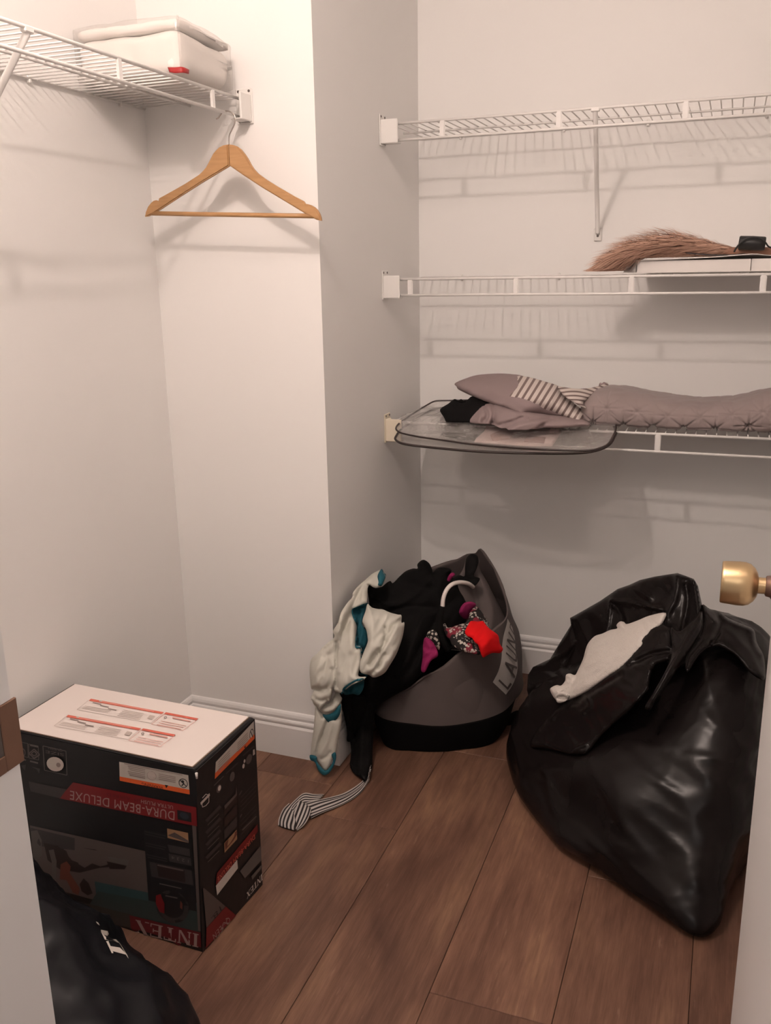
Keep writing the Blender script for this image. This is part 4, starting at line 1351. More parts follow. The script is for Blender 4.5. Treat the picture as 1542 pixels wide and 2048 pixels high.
# warning label, front
wl = Print(bvb)
wl.quad((239, 1523), (377, 1550), (380, 1588), (240, 1558), I_PAPER, 4, 2)
wl.quad((239.6, 1552.5), (379.5, 1579), (380, 1588.5), (240, 1561), I_ORANGE, 4, 1)
wl.text('WARNING', (327, 1572.5), (284, 1564.5), (0, 6.2), I_BLACK)
wl.poly([(330, 1569), (337, 1570.3), (333, 1576)], I_BLACK)
wl.ring((367, 1566), (9.2, 1.8), (-0.3, 9.2), 0.16, I_BLACK, 22)
wl.line((361, 1560), (373, 1572), 1.6, I_BLACK)
wl.ellipse((366, 1563), (3, 0.5), (0, 3), I_BLACK, 10); wl.line((364, 1571), (369, 1566), 2.6, I_BLACK)
wl.ellipse((304, 1551), (9.5, 2), (-0.3, 9), I_PALEGREY, 18)
wl.ring((304, 1551), (9.5, 2), (-0.3, 9), 0.12, I_MIDGREY, 18)
for i in range(6):
    wl.line((256 + (i % 3) * 2, 1531.5 + i * 3.6), (291, 1538.5 + i * 3.5), 1.3 if i < 5 else 2.0, I_MIDGREY)
    if i > 1: wl.line((318, 1543.8 + (i - 1) * 3.4), (352, 1550.5 + (i - 1) * 3.4), 1.3, I_MIDGREY)
wl.line((249, 1526.5), (366, 1549.5), 1.5, I_MIDGREY)
wl.build('warning_label', bxb)

# ---- right face
rp_ = Print(bvb)
rp_.quad((431, 1524), (507, 1442), (508, 1472), (429, 1556), I_PAPER, 4, 2)
rp_.quad((429.2, 1546.5), (508, 1468.5), (508.5, 1477), (429, 1558), I_ORANGE, 4, 1)
rp_.ring((502.5, 1468), (4.2, -4.2), (0.5, 10), 0.2, I_BLACK, 18)
rp_.line((500, 1462), (505, 1474), 1.6, I_BLACK)
rp_.ellipse((467, 1500), (5.5, -5.5), (0.4, 8), I_PALEGREY, 14)
for i in range(5):
    rp_.line((436, 1525 + i * 4.6), (459, 1501 + i * 4.6), 1.1, I_MIDGREY)
    rp_.line((474, 1487 + i * 4.0), (495, 1465 + i * 4.2), 1.1, I_MIDGREY)
rp_.poly([(487, 1494), (491, 1490), (489.5, 1497)], I_BLACK)
rp_.build('warning_label', bxb)
sp = Print(bvb)
# shield mark
for a, b in (((404, 1596), (411, 1588)), ((411, 1588), (417, 1590)), ((417, 1590), (417, 1604)), ((417, 1604), (411, 1611)), ((411, 1611), (404, 1614)), ((404, 1614), (403, 1606))):
    sp.line(a, b, 1.3, I_PALEGREY)
sp.poly([(400, 1605), (418, 1586), (419, 1591), (401, 1610)], I_PALEGREY)
# product icons
sp.ellipse((437, 1577), (5, -4), (0.5, 8), I_STONE, 14); sp.ellipse((438, 1576), (3, -2.5), (0.3, 5), I_PALEGREY, 12)
sp.ellipse((463.5, 1553), (5, -4), (0.5, 9), I_GREY, 14); sp.ellipse((464, 1554), (2.5, -2), (0.3, 6), I_STONE, 12)
sp.ellipse((497, 1518), (6, -5), (0.5, 9), I_STONE, 14); sp.poly([(505, 1500), (508, 1498), (509, 1508), (505, 1511)], I_PALEGREY)
sp.ellipse((486, 1532), (2.3, -2), (0.3, 4.5), I_PALEGREY, 10); sp.ellipse((488, 1522), (1.8, -1.5), (0.2, 3.5), I_PALEGREY, 10)
sp.line((427, 1571), (446, 1552), 1.6, I_GREY); sp.line((451, 1547), (475, 1525), 2.4, I_DKGREY); sp.line((485, 1511), (507, 1492), 2.6, I_DKGREY)
# feature grid
for i, (m1, yy) in enumerate(((I_BROWN, 1600), (I_BROWN, 1624), (I_DKGREY, 1648), (I_TAN, 1674))):
    sp.quad((447, yy + 12), (472, yy - 15), (473, yy + 4), (448, yy + 31), m1, 2, 2)
    sp.line((411, yy + 42), (440, yy + 12), 6, I_DKGREY); sp.line((414, yy + 50), (437, yy + 27), 1.2, I_GREY)
sp.poly([(448, 1686), (472, 1660), (473, 1668), (466, 1680), (449, 1700)], I_SKIN)
sp.poly([(447, 1611), (470, 1588), (471.5, 1570), (472.5, 1590), (449, 1618)], I_STONE)
for yy in (1585, 1632):
    sp.line((477, yy + 5), (482, yy - 4), 1.8, I_STONE)
    for i in range(4): sp.line((480, yy + 10 + i * 9), (510, yy - 22 + i * 9), 1.2, I_DKGREY)
sp.line((483, 1660), (511, 1632), 2.5, I_GREY)
sp.quad((474, 1570), (476, 1568), (480, 1680), (478, 1682), I_BLACK, 1, 4)
# red band
sp.poly([(430, 1768), (432, 1746), (506, 1657), (513, 1648), (514, 1662), (508, 1672), (432, 1768)], I_RED)
sp.text('DURA-BEAM DELUXE', (507, 1668), (433, 1755), (1.5, 8.5), I_CORAL, 1.05)
# white sticker
sp.quad((430, 1771), (472.5, 1719), (474, 1736), (432.5, 1790), I_WHITE, 3, 2)
sp.line((436, 1776), (470, 1733), 1.2, I_PALEGREY); sp.line((437, 1781), (468, 1742), 1.0, I_PALEGREY)
# picture, brand and size corner
sp.poly([(478, 1742), (520, 1690), (521, 1720), (488, 1756)], I_GREY)
sp.poly([(501, 1752), (522, 1728), (522.5, 1734), (503, 1759)], I_GREY)
sp.glyphs(serif_word('INTEX'), (523, 1746), (491, 1786), (0.8, 12), I_WHITE)
sp.quad((404, 1776), (407, 1776), (449, 1812), (411, 1855), I_STONE, 3, 3)
sp.quad((411, 1856), (450, 1812), (474, 1834), (410, 1903), I_RED, 3, 3)
sp.text('18', (438, 1811), (424, 1830), (3.4, 8.5), I_BLACK); sp.text('in', (424, 1829), (420, 1834), (1.8, 4), I_BLACK)
sp.text('QUEEN', (456, 1832), (423, 1869), (3.5, 11.5), I_DIMWHITE, 1.12)
sp.build('side_print', bxb)

# ---- top labels
tp = Print(bvt)
def top_label(dx, dy, sc):
    def T(x, y): return (x + dx, y + dy)
    # long panel outline, upper one measured: (182,1398)-(329,1425)-(303,1447)-(154,1420)
    A, Bq, Cq, D = (182, 1398), (329, 1425), (303, 1447), (154, 1420)
    tp.quad(T(182, 1398), T(328, 1425), T(323.5, 1428.8), T(177.5, 1401.8), I_CORAL, 4, 1)
    tp.line(T(200, 1403.2), T(308, 1423), 1.2, I_PINK)
    tp.ellipse(T(201, 1402.6), (3, 0.5), (-0.6, 1.4), I_PAPER, 10)
    for a, b in (((177, 1401.5), (154, 1420)), ((154, 1420), (302, 1447)), ((302, 1447), (322, 1430))): tp.line(T(*a), T(*b), 0.7, I_PALEGREY)
    for cx_, cy_ in ((195, 1407.6), (210, 1413.4), (225.5, 1419.6)):
        tp.quad(T(cx_ - 9, cy_ - 2.6), T(cx_ + 8, cy_ + 0.8), T(cx_ + 7, cy_ + 2.6), T(cx_ - 10, cy_ - 0.8), I_MIDGREY, 2, 1)
    for i in range(5): tp.line(T(247 - i * 3.0, 1420.5 + i * 2.8), T(288 - i * 2, 1428.5 + i * 2.8), 1.0, I_PALEGREY)
    for i in range(3): tp.line(T(170 - i * 3, 1412.5 + i * 2.4), T(222 - i * 3, 1422 + i * 2.4), 0.8, I_PALEGREY)
    tp.quad(T(300, 1431), T(310, 1433), T(304, 1440), T(294, 1438), I_PALEGREY, 1, 1)
    # phone panel
    tp.quad(T(332, 1425.5), T(397, 1438), T(393, 1441.6), T(328, 1429), I_CORAL, 3, 1)
    for a, b in (((328, 1429), (303, 1449.5)), ((303, 1449.5), (366, 1462)), ((366, 1462), (393, 1441.5))): tp.line(T(*a), T(*b), 0.7, I_PINK)
    tp.ring(T(331, 1436), (3, 0.4), (-1, 2.6), 0.45, I_MIDGREY, 10)
    tp.line(T(345, 1436.5), T(381, 1444), 2.6, I_PINK)
    for i in range(3): tp.line(T(322 - i * 4, 1443 + i * 3.6), T(372 - i * 5, 1453 + i * 3.2), 1.0, I_PINK)
top_label(0, 0, 1)
top_label(-45.5, 33, 1)
tp.build('top_print', bxb)

# ================================================================== LAUNDRY BAG
LC = np.array([-0.705, 2.365])
lb = thing('laundry_bag', 'slouching grey laundry bag with black base and white handle in the back corner', 'bag', (LC[0], LC[1], 0))
NA = 24
def lring(fr, z, h_override=None):
    pass
def rimh(a):
    """rim height by angle (0 = +X right, 90 = back wall, 180 = left, 270 = front)"""
    ctl = [(0, 0.36), (28, 0.44), (58, 0.50), (80, 0.47), (120, 0.42), (160, 0.36), (195, 0.20), (222, 0.150), (250, 0.190), (275, 0.250), (300, 0.315), (325, 0.345), (345, 0.350), (360, 0.36)]
    for (a0, h0), (a1, h1) in zip(ctl, ctl[1:]):
        if a0 <= a <= a1:
            t = (a - a0) / (a1 - a0); t = t * t * (3 - 2 * t)
            return h0 + (h1 - h0) * t
    return 0.36
rings_b, rings_g = [], []
def lpt(a, s):
    """s: 0 floor .. 1 rim"""
    ar = math.radians(a)
    H = rimh(a)
    z = H * s
    rx, ry = 0.192, 0.240
    # belly then tuck in towards the apex on the tall right/back side
    k = 0.90 + 0.22 * math.sin(min(1, z / 0.17) * math.pi * 0.5) if z < 0.12 else 1.10 - 0.95 * max(0, (z - 0.16)) ** 1.25
    if z >= 0.12: k = min(k, 1.08)
    tall = max(0, math.cos(math.radians(a - 50)))
    k -= 0.28 * tall * max(0, z - 0.20) / 0.3
    e = 0.62 + 0.38 * min(1, z / 0.2)
    cs_, sn_ = math.cos(ar), math.sin(ar)
    x, y = LC[0] + rx * k * math.copysign(abs(cs_) ** e, cs_), LC[1] + ry * k * math.copysign(abs(sn_) ** e, sn_)
    if sn_ < 0:
        y -= 0.34 * (LC[0] - x + 0.02) * max(0, 1 - z / 0.30) * (-sn_) ** 0.4
    x = max(x, XB + 0.022)
    y = min(y, YC - 0.03)
    return np.array([x, y, max(z, 0.002)])
def bs(a):  # black base up to about 8..11 cm
    return min(0.85, 0.105 / rimh(a))
base_rings = []
for s in (0.0, 0.15, 0.4, 0.7, 1.0):
    base_rings.append([lpt(a, s * bs(a)) for a in np.arange(0, 360, 360 / NA)])
body_rings = []
for s in (0.0, 0.2, 0.4, 0.6, 0.8, 0.93, 1.0):
    body_rings.append([lpt(a, bs(a) + s * (1 - bs(a))) for a in np.arange(0, 360, 360 / NA)])
def ldisp(co, nr):
    return 0.011 * noise.noise(co * 7) + 0.007 * (ridged(Vector((co.x, co.y, co.z * 0.5)), 7.5, 2.0) - 0.6)
lbase = loft_obj('base', base_rings, M_BLACKFAB, lb, 3, 4, ldisp, cap=True)
# shell: outer and inner skins
inner = [[p + (np.array([LC[0], LC[1], p[2]]) - p) * 0.03 for p in r] for r in reversed(body_rings)]
shell = loft_obj('shell', body_rings + inner, M_GREYBAG, lb, 3, 4, ldisp, cap=False)
bvl = bvh_of(shell)
# rolled rim
tube_obj('rim_binding', [np.array(v) for v in catmull([p + np.array([0, 0, 0.001]) for p in body_rings[-1]], 3, True)], 0.003, M_GREYBAG, lb, 6, True)
# peak at the tall corner with its black inside, laid out from the photograph at the depth of the rim
cloth('peak', [(905, 1180), (912, 1160), (926, 1138), (932, 1116), (940, 1108), (950, 1110), (959, 1120), (960, 1138), (975, 1165), (990, 1195), (1003, 1220), (1012, 1245), (1008, 1290), (985, 1300), (960, 1290), (935, 1240), (915, 1205)],
      [(910, 1180, 2.34), (945, 1110, 2.44), (1010, 1230, 2.43), (985, 1300, 2.35), (940, 1200, 2.37)], 0.012, M_GREYBAG, lb, step=5, strokes=[([(958, 1130), (975, 1180), (985, 1230), (975, 1290)], 10, 0.010), ([(940, 1150), (950, 1200), (962, 1250)], 8, -0.010)], back=0.8)
cloth('peak_lining', [(929, 1152), (930, 1132), (932, 1118), (938, 1110), (946, 1107.5), (955, 1112), (957, 1124), (953, 1138), (948, 1152), (960, 1157), (952, 1170), (943, 1172), (930, 1168), (912, 1164), (898, 1172), (906, 1158), (918, 1150)],
      [(930, 1140, 2.385), (950, 1115, 2.405), (950, 1165, 2.345), (905, 1165, 2.33)], 0.012, M_BLACKFAB, lb, step=3.5, back=0.5, strokes=[([(928, 1153), (940, 1152), (950, 1152)], 3.5, -0.008)])
# tab handle at the right of the base
cloth('side_tab', [(1010, 1437), (1020, 1428), (1033, 1421), (1045, 1423), (1044, 1432), (1034, 1443), (1022, 1450), (1008, 1450)], [(1010, 1440, 2.335), (1044, 1425, 2.36)], 0.010, M_BLACKFAB, lb, step=4, zmin=0.003)
# band with lettering
bl = [(985, 1364), (996, 1342), (1002, 1318), (1003, 1295), (1006, 1272), (1012, 1250), (1014, 1237)]
br_ = [(1011, 1389), (1024, 1370), (1033, 1346), (1034, 1324), (1030, 1302), (1029, 1280), (1024, 1256)]
bandrows = []
def bandpt(x, y):
    # depth of the bag's right flank, bulging round the turn
    return atY(x, y, float(tps([(985, 1364, 2.235), (1011, 1389, 2.29), (1003, 1295, 2.27), (1034, 1324, 2.325), (1014, 1237, 2.35), (1024, 1256, 2.375)])([(x, y)])[0]))
for (a, b) in zip(catmull(bl, 3), catmull(br_, 3)):
    bandrows.append([a * (1 - u) + b * u for u in (0, .25, .5, .75, 1)])
bvs = bvh_of(shell)
bp_ = Print(bvs)
for i in range(len(bandrows) - 1):
    r0, r1 = bandrows[i], bandrows[i + 1]
    bp_.lay = 0
    bp_.quad(r0[0], r0[-1], r1[-1], r1[0], M_BAND, 6, 2, 0.0015)
bp_.build('band', lb)
tag(bpy.data.objects['band'], 'pale woven band reading LAUND')
bt = Print(bvs)
LET = {'L': [[(0, 0), (.62, 0), (.62, .16), (.17, .16), (.17, 1), (0, 1)]],
       'A': [[(0, 0), (.17, 0), (.43, .78), (.43, 1), (.34, 1)], [(.86, 0), (.69, 0), (.43, .78), (.43, 1), (.52, 1)], [(.2, .26), (.66, .26), (.62, .40), (.24, .40)]],
       'U': [[(0, 1), (.16, 1), (.16, .3), (0, .3)], [(.64, 1), (.8, 1), (.8, .3), (.64, .3)], [(0, .3), (.16, .3), (.25, .14), (.4, .14), (.4, 0), (.2, 0), (.05, .1)], [(.8, .3), (.64, .3), (.55, .14), (.4, .14), (.4, 0), (.6, 0), (.75, .1)]],
       'N': [[(0, 0), (.16, 0), (.16, 1), (0, 1)], [(.64, 0), (.8, 0), (.8, 1), (.64, 1)], [(0, 1), (.18, 1), (.8, 0), (.62, 0)]],
       'D': [[(0, 0), (.16, 0), (.16, 1), (0, 1)], [(.16, 1), (.45, 1), (.45, .86), (.16, .86)], [(.16, 0), (.45, 0), (.45, .14), (.16, .14)], [(.45, 1), (.7, .86), (.8, .5), (.64, .5), (.57, .76), (.45, .86)], [(.45, 0), (.7, .14), (.8, .5), (.64, .5), (.57, .24), (.45, .14)]]}
wpos = 0.06
lens_ = {'L': .155, 'A': .185, 'U': .165, 'N': .175, 'D': .16}
BLc, BRc = catmull(bl, 6), catmull(br_, 6)
def bandmap(s, v):
    f_ = min(0.999, max(0, s)) * (len(BLc) - 1); i = int(f_); t = f_ - i
    a = BLc[i] * (1 - t) + BLc[i + 1] * t; b = BRc[i] * (1 - t) + BRc[i + 1] * t
    return tuple(a * v + b * (1 - v))
for ch in 'LAUND':
    for P in LET[ch]:
        bt.lay = 0
        bt.poly([bandmap(wpos + lens_[ch] * u, 0.14 + 0.70 * v) for u, v in P], M_BANDTXT, 0.0068)
    wpos += lens_[ch] + 0.022
bt.build('band_lettering', lb)
# hoop handle
tube_obj('handle', catmull([atY(885, 1214, 2.16), atY(886.5, 1198, 2.165), atY(892, 1182, 2.175), atY(901, 1171, 2.19), atY(913, 1165.5, 2.21), atY(926, 1165, 2.24), atY(938, 1168, 2.27), atY(946, 1174, 2.31)], 5), 0.0058, mat('white_handle', (0.72, 0.66, 0.62), 0.35, bump=(50, 0.05, 0.001)), lb, 12)
tube_obj('handle_sleeve', catmull([atY(884.5, 1212, 2.16), atY(880, 1235, 2.155), atY(880, 1260, 2.15), atY(886, 1282, 2.15), atY(897, 1300, 2.16)], 5), [0.0095] * 3 + [0.0098] * 18, M_BLACKFAB, lb, 12)

# ------------------------------------------------------------------ clothes in the laundry bag
heap = cloth('black_garment', [(735, 1180), (740, 1169), (752, 1168), (762, 1174), (774, 1165), (781, 1162), (786, 1166), (800, 1152), (812, 1142), (826, 1137), (835, 1137), (835, 1128), (846, 1119.5), (858, 1126), (864, 1138), (866, 1145), (876, 1136), (893, 1135.5), (903, 1140), (900, 1152), (912, 1160), (920, 1180), (935, 1215), (930, 1250), (905, 1290), (880, 1310), (850, 1320), (845, 1345), (815, 1375), (770, 1402), (752, 1418), (748, 1450), (745, 1500), (744, 1535), (735, 1562), (728, 1574), (722, 1562), (701, 1547), (702, 1500), (698, 1470), (692, 1440), (690, 1405), (675, 1395), (680, 1370), (705, 1330), (720, 1280), (735, 1235), (738, 1205)],
             [(740, 1175, 2.26), (846, 1122, 2.34), (900, 1140, 2.36), (925, 1200, 2.34), (800, 1250, 2.20), (850, 1330, 2.14), (700, 1400, 2.09), (750, 1420, 2.07), (722, 1480, 2.045), (701, 1545, 1.98), (728, 1574, 1.925), (744, 1530, 2.0), (690, 1420, 2.08)], 0.055, M_BLACKFAB, None, step=5, R=50, back=0.5,
             strokes=[([(745, 1195), (790, 1210), (830, 1190), (860, 1160)], 8, 0.012), ([(770, 1225), (820, 1215), (870, 1215)], 7, -0.012), ([(800, 1160), (830, 1170), (862, 1175)], 7, -0.010), ([(845, 1235), (825, 1290), (800, 1350)], 10, 0.014), ([(880, 1230), (850, 1280), (820, 1340)], 7, -0.012), ([(730, 1430), (722, 1490), (720, 1545)], 5, 0.008), ([(712, 1440), (710, 1500), (712, 1545)], 4, -0.008)],
             wr=[(0.009, 28, 2.4, 2.2)], zmin=0.012, corner=True)
tag(heap, 'black garment heaped over the laundry bag with one leg hanging to the floor', 'clothing')
# ruffle along the top of the black garment
V, F = [], []
# pale shirt, with its lining and trims
bvhp = bvh_of(heap)
shirt = thing('pale_shirt', 'pale grey shirt with teal lining hanging over the left side of the laundry bag', 'clothing', tuple(atY(700, 1300, 2.08)))
cloth('shirt_body', [(757, 1141), (763, 1140), (770, 1150), (771, 1158), (764, 1172), (750, 1176), (737, 1170), (735, 1190), (733, 1206), (716, 1215), (706, 1220), (706, 1232), (711, 1246), (712, 1268), (712, 1290), (722, 1294), (724, 1312), (720, 1335), (717, 1352), (732, 1354), (722, 1362), (700, 1370), (690, 1377), (685, 1386), (670, 1383), (666, 1376), (663, 1392), (658, 1402), (652, 1404), (640, 1420), (634, 1412), (627, 1404), (622, 1396), (628, 1380), (622, 1376), (619, 1340), (623, 1318), (635, 1306), (650, 1290), (668, 1275), (666, 1262), (676, 1245), (682, 1225), (695, 1205), (704, 1195), (706, 1185), (716, 1172), (730, 1160), (744, 1148)],
      [(760, 1142, 2.20), (735, 1195, 2.10), (690, 1240, 2.04), (720, 1330, 1.945), (690, 1380, 1.915), (665, 1300, 1.985), (640, 1330, 1.965), (625, 1370, 1.955), (640, 1415, 1.93), (660, 1390, 1.935), (700, 1290, 1.97)], 0.026, M_PALE, shirt, step=3, R=22, back=0.3,
      strokes=[([(672, 1285), (672, 1330), (671, 1372)], 2.6, -0.014), ([(706, 1226), (700, 1240), (690, 1260)], 4, -0.009), ([(733, 1172), (722, 1185), (718, 1205)], 4, -0.010), ([(727, 1180), (722, 1200), (708, 1218)], 4, 0.008), ([(690, 1225), (680, 1250), (672, 1285)], 5, 0.008), ([(700, 1235), (706, 1262), (702, 1300)], 6, 0.006), ([(645, 1300), (660, 1290), (672, 1282)], 4, -0.007),
               ([(634, 1382), (645, 1385), (656, 1372), (664, 1340)], 4.5, -0.010), ([(626, 1378), (640, 1380), (650, 1376)], 4, -0.012), ([(625, 1392), (640, 1402), (655, 1398)], 4, -0.008), ([(640, 1318), (632, 1345), (634, 1365)], 6, 0.007), ([(680, 1382), (674, 1370), (676, 1350)], 3, -0.008), ([(656, 1310), (650, 1340), (648, 1368)], 5, -0.006), ([(752, 1152), (742, 1165)], 4, -0.008)],
      wr=[(0.006, 15, 1.9, 3.0)], corner=True, front_of=bvhp, gap=0.004)
shirt_front = bvh_of(*[o for o in bpy.data.objects if o.name.startswith('shirt_body')], heap)
cloth('sleeve', [(735, 1208), (744, 1215), (756, 1218), (766, 1219), (780, 1225), (795, 1229), (803, 1231), (803, 1245), (809, 1246), (806, 1270), (800, 1290), (792, 1310), (780, 1330), (770, 1345), (757, 1353), (746, 1355), (738, 1350), (728, 1348), (720, 1342), (720, 1325), (727, 1305), (735, 1285), (735, 1275), (733, 1262), (728, 1250), (725, 1240), (731, 1222)],
      [(735, 1215, 2.06), (803, 1240, 2.07), (805, 1270, 2.045), (760, 1350, 1.955), (722, 1340, 1.93), (728, 1250, 2.0), (765, 1290, 1.985)], 0.030, M_PALE, shirt, step=3, R=22, back=0.2, front_of=shirt_front, gap=0.006,
      strokes=[([(770, 1255), (770, 1280), (758, 1308), (740, 1330)], 3.2, -0.014), ([(800, 1240), (785, 1255), (772, 1280)], 4, -0.010), ([(795, 1250), (778, 1285), (762, 1310)], 6, 0.009), ([(768, 1310), (758, 1330), (748, 1345)], 4, -0.010), ([(750, 1308), (738, 1325), (728, 1340)], 4, -0.008), ([(757, 1300), (760, 1320), (755, 1335)], 3, -0.010), ([(790, 1300), (775, 1328), (755, 1345)], 6, 0.007), ([(742, 1225), (745, 1260), (742, 1290)], 8, 0.006)],
      wr=[(0.006, 14, 2.1, 3.0)])
cloth('teal_lining', [(704, 1219), (716, 1213), (735, 1206), (731, 1222), (724, 1245), (728, 1255), (734, 1265), (736, 1278), (732, 1292), (728, 1308), (722, 1318), (721, 1298), (711, 1296), (711, 1280), (713, 1262), (713, 1250), (705, 1232)],
      [(706, 1222, 2.085), (733, 1210, 2.11), (735, 1278, 2.05), (722, 1315, 2.02), (712, 1290, 2.035)], 0.012, M_TEAL, shirt, step=3, back=0.2, front_of=shirt_front, gap=0.003, strokes=[([(718, 1222), (718, 1245), (720, 1265)], 3, -0.008), ([(724, 1250), (722, 1275), (718, 1292)], 3.5, 0.006)])
cloth('teal_lining', [(685, 1378), (694, 1370), (708, 1362), (720, 1357), (728, 1358), (727, 1376), (718, 1390), (706, 1388), (692, 1390), (686, 1386)],
      [(690, 1380, 1.985), (725, 1362, 1.995), (715, 1388, 1.985)], 0.010, M_TEAL, shirt, step=3, back=0.2, front_of=shirt_front, gap=0.003, strokes=[([(706, 1364), (708, 1375), (702, 1384)], 3, 0.006), ([(697, 1372), (700, 1386)], 3, -0.006)])
cloth('teal_lining', [(757, 1164), (755, 1152), (760, 1141), (764, 1138), (768, 1145), (772, 1150), (769, 1160), (763, 1172), (756, 1170)], [(760, 1150, 2.275), (768, 1150, 2.28)], 0.008, M_TEAL, shirt, step=3, back=0.2, front_of=shirt_front, gap=0.003)
for nm, pts in (('hem_trim', [(684, 1386), (687, 1377), (700, 1367), (716, 1358), (733, 1354)]), ('hem_trim', [(717, 1348), (725, 1349), (735, 1352)])):
    tube_obj(nm, catmull([np.array(hit(shirt_front, x, y, 0.002, 0.05)) for x, y in pts], 4), 0.0022, M_TEAL, shirt, 6)
tube_obj('hem_piping', catmull([np.array(hit(shirt_front, x, y, 0.003, 0.05)) for x, y in ((690, 1376), (702, 1367), (716, 1361), (730, 1358))], 4), 0.0022, M_PALE, shirt, 6)
# hanging sleeve of a second pale garment down to the floor
slv = thing('pale_garment', 'pale grey sleeve with teal cuff dangling down the wall corner to the floor', 'clothing', tuple(atY(655, 1545, 1.95)))
cloth('cloth', [(632, 1411), (645, 1426), (662, 1425), (678, 1412), (682, 1405), (684, 1425), (682, 1450), (676, 1480), (672, 1505), (665, 1520), (661, 1530), (655, 1540), (648, 1541), (640, 1530), (632, 1520), (622, 1512), (623, 1490), (627, 1460), (629, 1435)],
      [(632, 1412, 1.962), (680, 1410, 1.975), (680, 1450, 1.955), (622, 1510, 1.948), (650, 1540, 1.935), (672, 1505, 1.945)], 0.016, M_PALE, slv, step=3, R=16, back=0.3,
      strokes=[([(655, 1440), (645, 1465), (636, 1490), (633, 1515)], 3.2, -0.012), ([(648, 1442), (638, 1470), (630, 1500)], 4, 0.006), ([(664, 1445), (655, 1480), (640, 1510)], 5, 0.006), ([(645, 1518), (655, 1512), (660, 1505)], 3, -0.006)], wr=[(0.003, 16, 1.8, 3)], zmin=0.004, corner=True)
cloth('cuff_fold', [(624, 1395), (632, 1404), (645, 1410), (658, 1406), (668, 1392), (676, 1376), (684, 1388), (683, 1402), (676, 1414), (664, 1424), (648, 1426), (636, 1416), (627, 1408)],
      [(626, 1400, 1.955), (680, 1390, 1.965), (655, 1420, 1.945)], 0.014, M_PALE, slv, step=3, back=0.3, corner=True, strokes=[([(630, 1408), (650, 1416), (672, 1402)], 3.5, -0.006)])
cloth('teal_trim', [(645, 1429), (655, 1429), (668, 1423), (679, 1409), (682, 1412), (680, 1428), (672, 1440), (660, 1446), (652, 1440)], [(660, 1435, 1.945)], 0.007, M_TEAL, slv, step=3.5, back=0.3)
cloth('teal_trim', [(620, 1510), (633, 1513), (634, 1523), (645, 1537), (652, 1541), (661, 1532), (666, 1520), (662, 1508), (671, 1505), (672, 1518), (666, 1535), (656, 1548), (646, 1550), (636, 1540), (630, 1525), (621, 1520)], [(622, 1515, 1.938), (650, 1548, 1.925), (670, 1512, 1.935)], 0.006, M_TEAL, slv, step=3, back=0.3, zmin=0.004)
# dark trouser hem behind the pale shirt
dk = cloth('dark_cloth', [(672, 1383), (690, 1390), (716, 1392), (730, 1392), (730, 1430), (712, 1470), (704, 1482), (694, 1482), (694, 1465), (690, 1440), (682, 1410)], [(680, 1390, 2.02), (712, 1440, 2.03), (698, 1480, 2.03)], 0.014, M_BLACKFAB, None, step=5, back=0.4)
tag(dk, 'black cloth fold hanging just below the teal lining beside the black garment', 'clothing')

mg = cloth('magenta_cloth', [(842, 1340), (845, 1315), (846, 1290), (850, 1275), (862, 1280), (872, 1295), (876, 1312), (862, 1322), (850, 1344)], [(845, 1335, 2.085), (850, 1280, 2.12), (872, 1312, 2.10)], 0.012, M_MAGENTA, None, step=4, back=0.5, strokes=[([(850, 1318), (860, 1308), (868, 1303)], 3, -0.008), ([(850, 1295), (858, 1300), (870, 1298)], 3, -0.006)], wr=[(0.004, 10, 0.6, 2)])
tag(mg, 'magenta cloth poking out at the front rim beside the handle sleeve', 'clothing')
mg2 = cloth('magenta_cloth', [(918, 1225), (926, 1208), (940, 1203), (952, 1208), (948, 1216), (940, 1226), (938, 1236), (928, 1238)], [(920, 1225, 2.24), (950, 1208, 2.27)], 0.014, M_MAGENTA, None, step=3, back=0.5, wr=[(0.005, 10, 0.9, 2)])
tag(mg2, 'magenta cloth deep inside the laundry bag above the red cloth', 'clothing')
mg3 = cloth('magenta_cloth', [(894, 1160), (898, 1150), (905, 1145), (910, 1149), (904, 1156), (899, 1163)], [(902, 1153, 2.285)], 0.008, M_MAGENTA, None, step=3, back=0.5)
tag(mg3, 'small magenta fold showing at the top of the black garment near the bag peak', 'clothing')
fl = cloth('floral_cloth', [(884, 1250), (890, 1247), (895, 1255), (905, 1254), (915, 1250), (926, 1247), (935, 1242), (940, 1225), (948, 1215), (955, 1214), (962, 1222), (970, 1234), (978, 1248), (975, 1260), (965, 1262), (955, 1290), (962, 1302), (958, 1310), (945, 1307), (930, 1304), (915, 1298), (904, 1290), (900, 1280), (893, 1272)],
           [(885, 1252, 2.17), (955, 1215, 2.27), (975, 1255, 2.24), (950, 1305, 2.10), (905, 1288, 2.12), (925, 1270, 2.14)], 0.022, M_FLORAL, None, step=4, back=0.5, wr=[(0.005, 16, 0.8, 2)])
tag(fl, 'black cloth with a small white and red floral print inside the laundry bag', 'clothing')
fl2 = cloth('floral_cloth', [(852, 1272), (858, 1262), (868, 1260), (875, 1268), (880, 1285), (878, 1300), (868, 1290), (856, 1280)], [(865, 1275, 2.13)], 0.010, M_FLORAL, None, step=4, back=0.5)
tag(fl2, 'floral print fold left of the black handle sleeve above the magenta cloth', 'clothing')
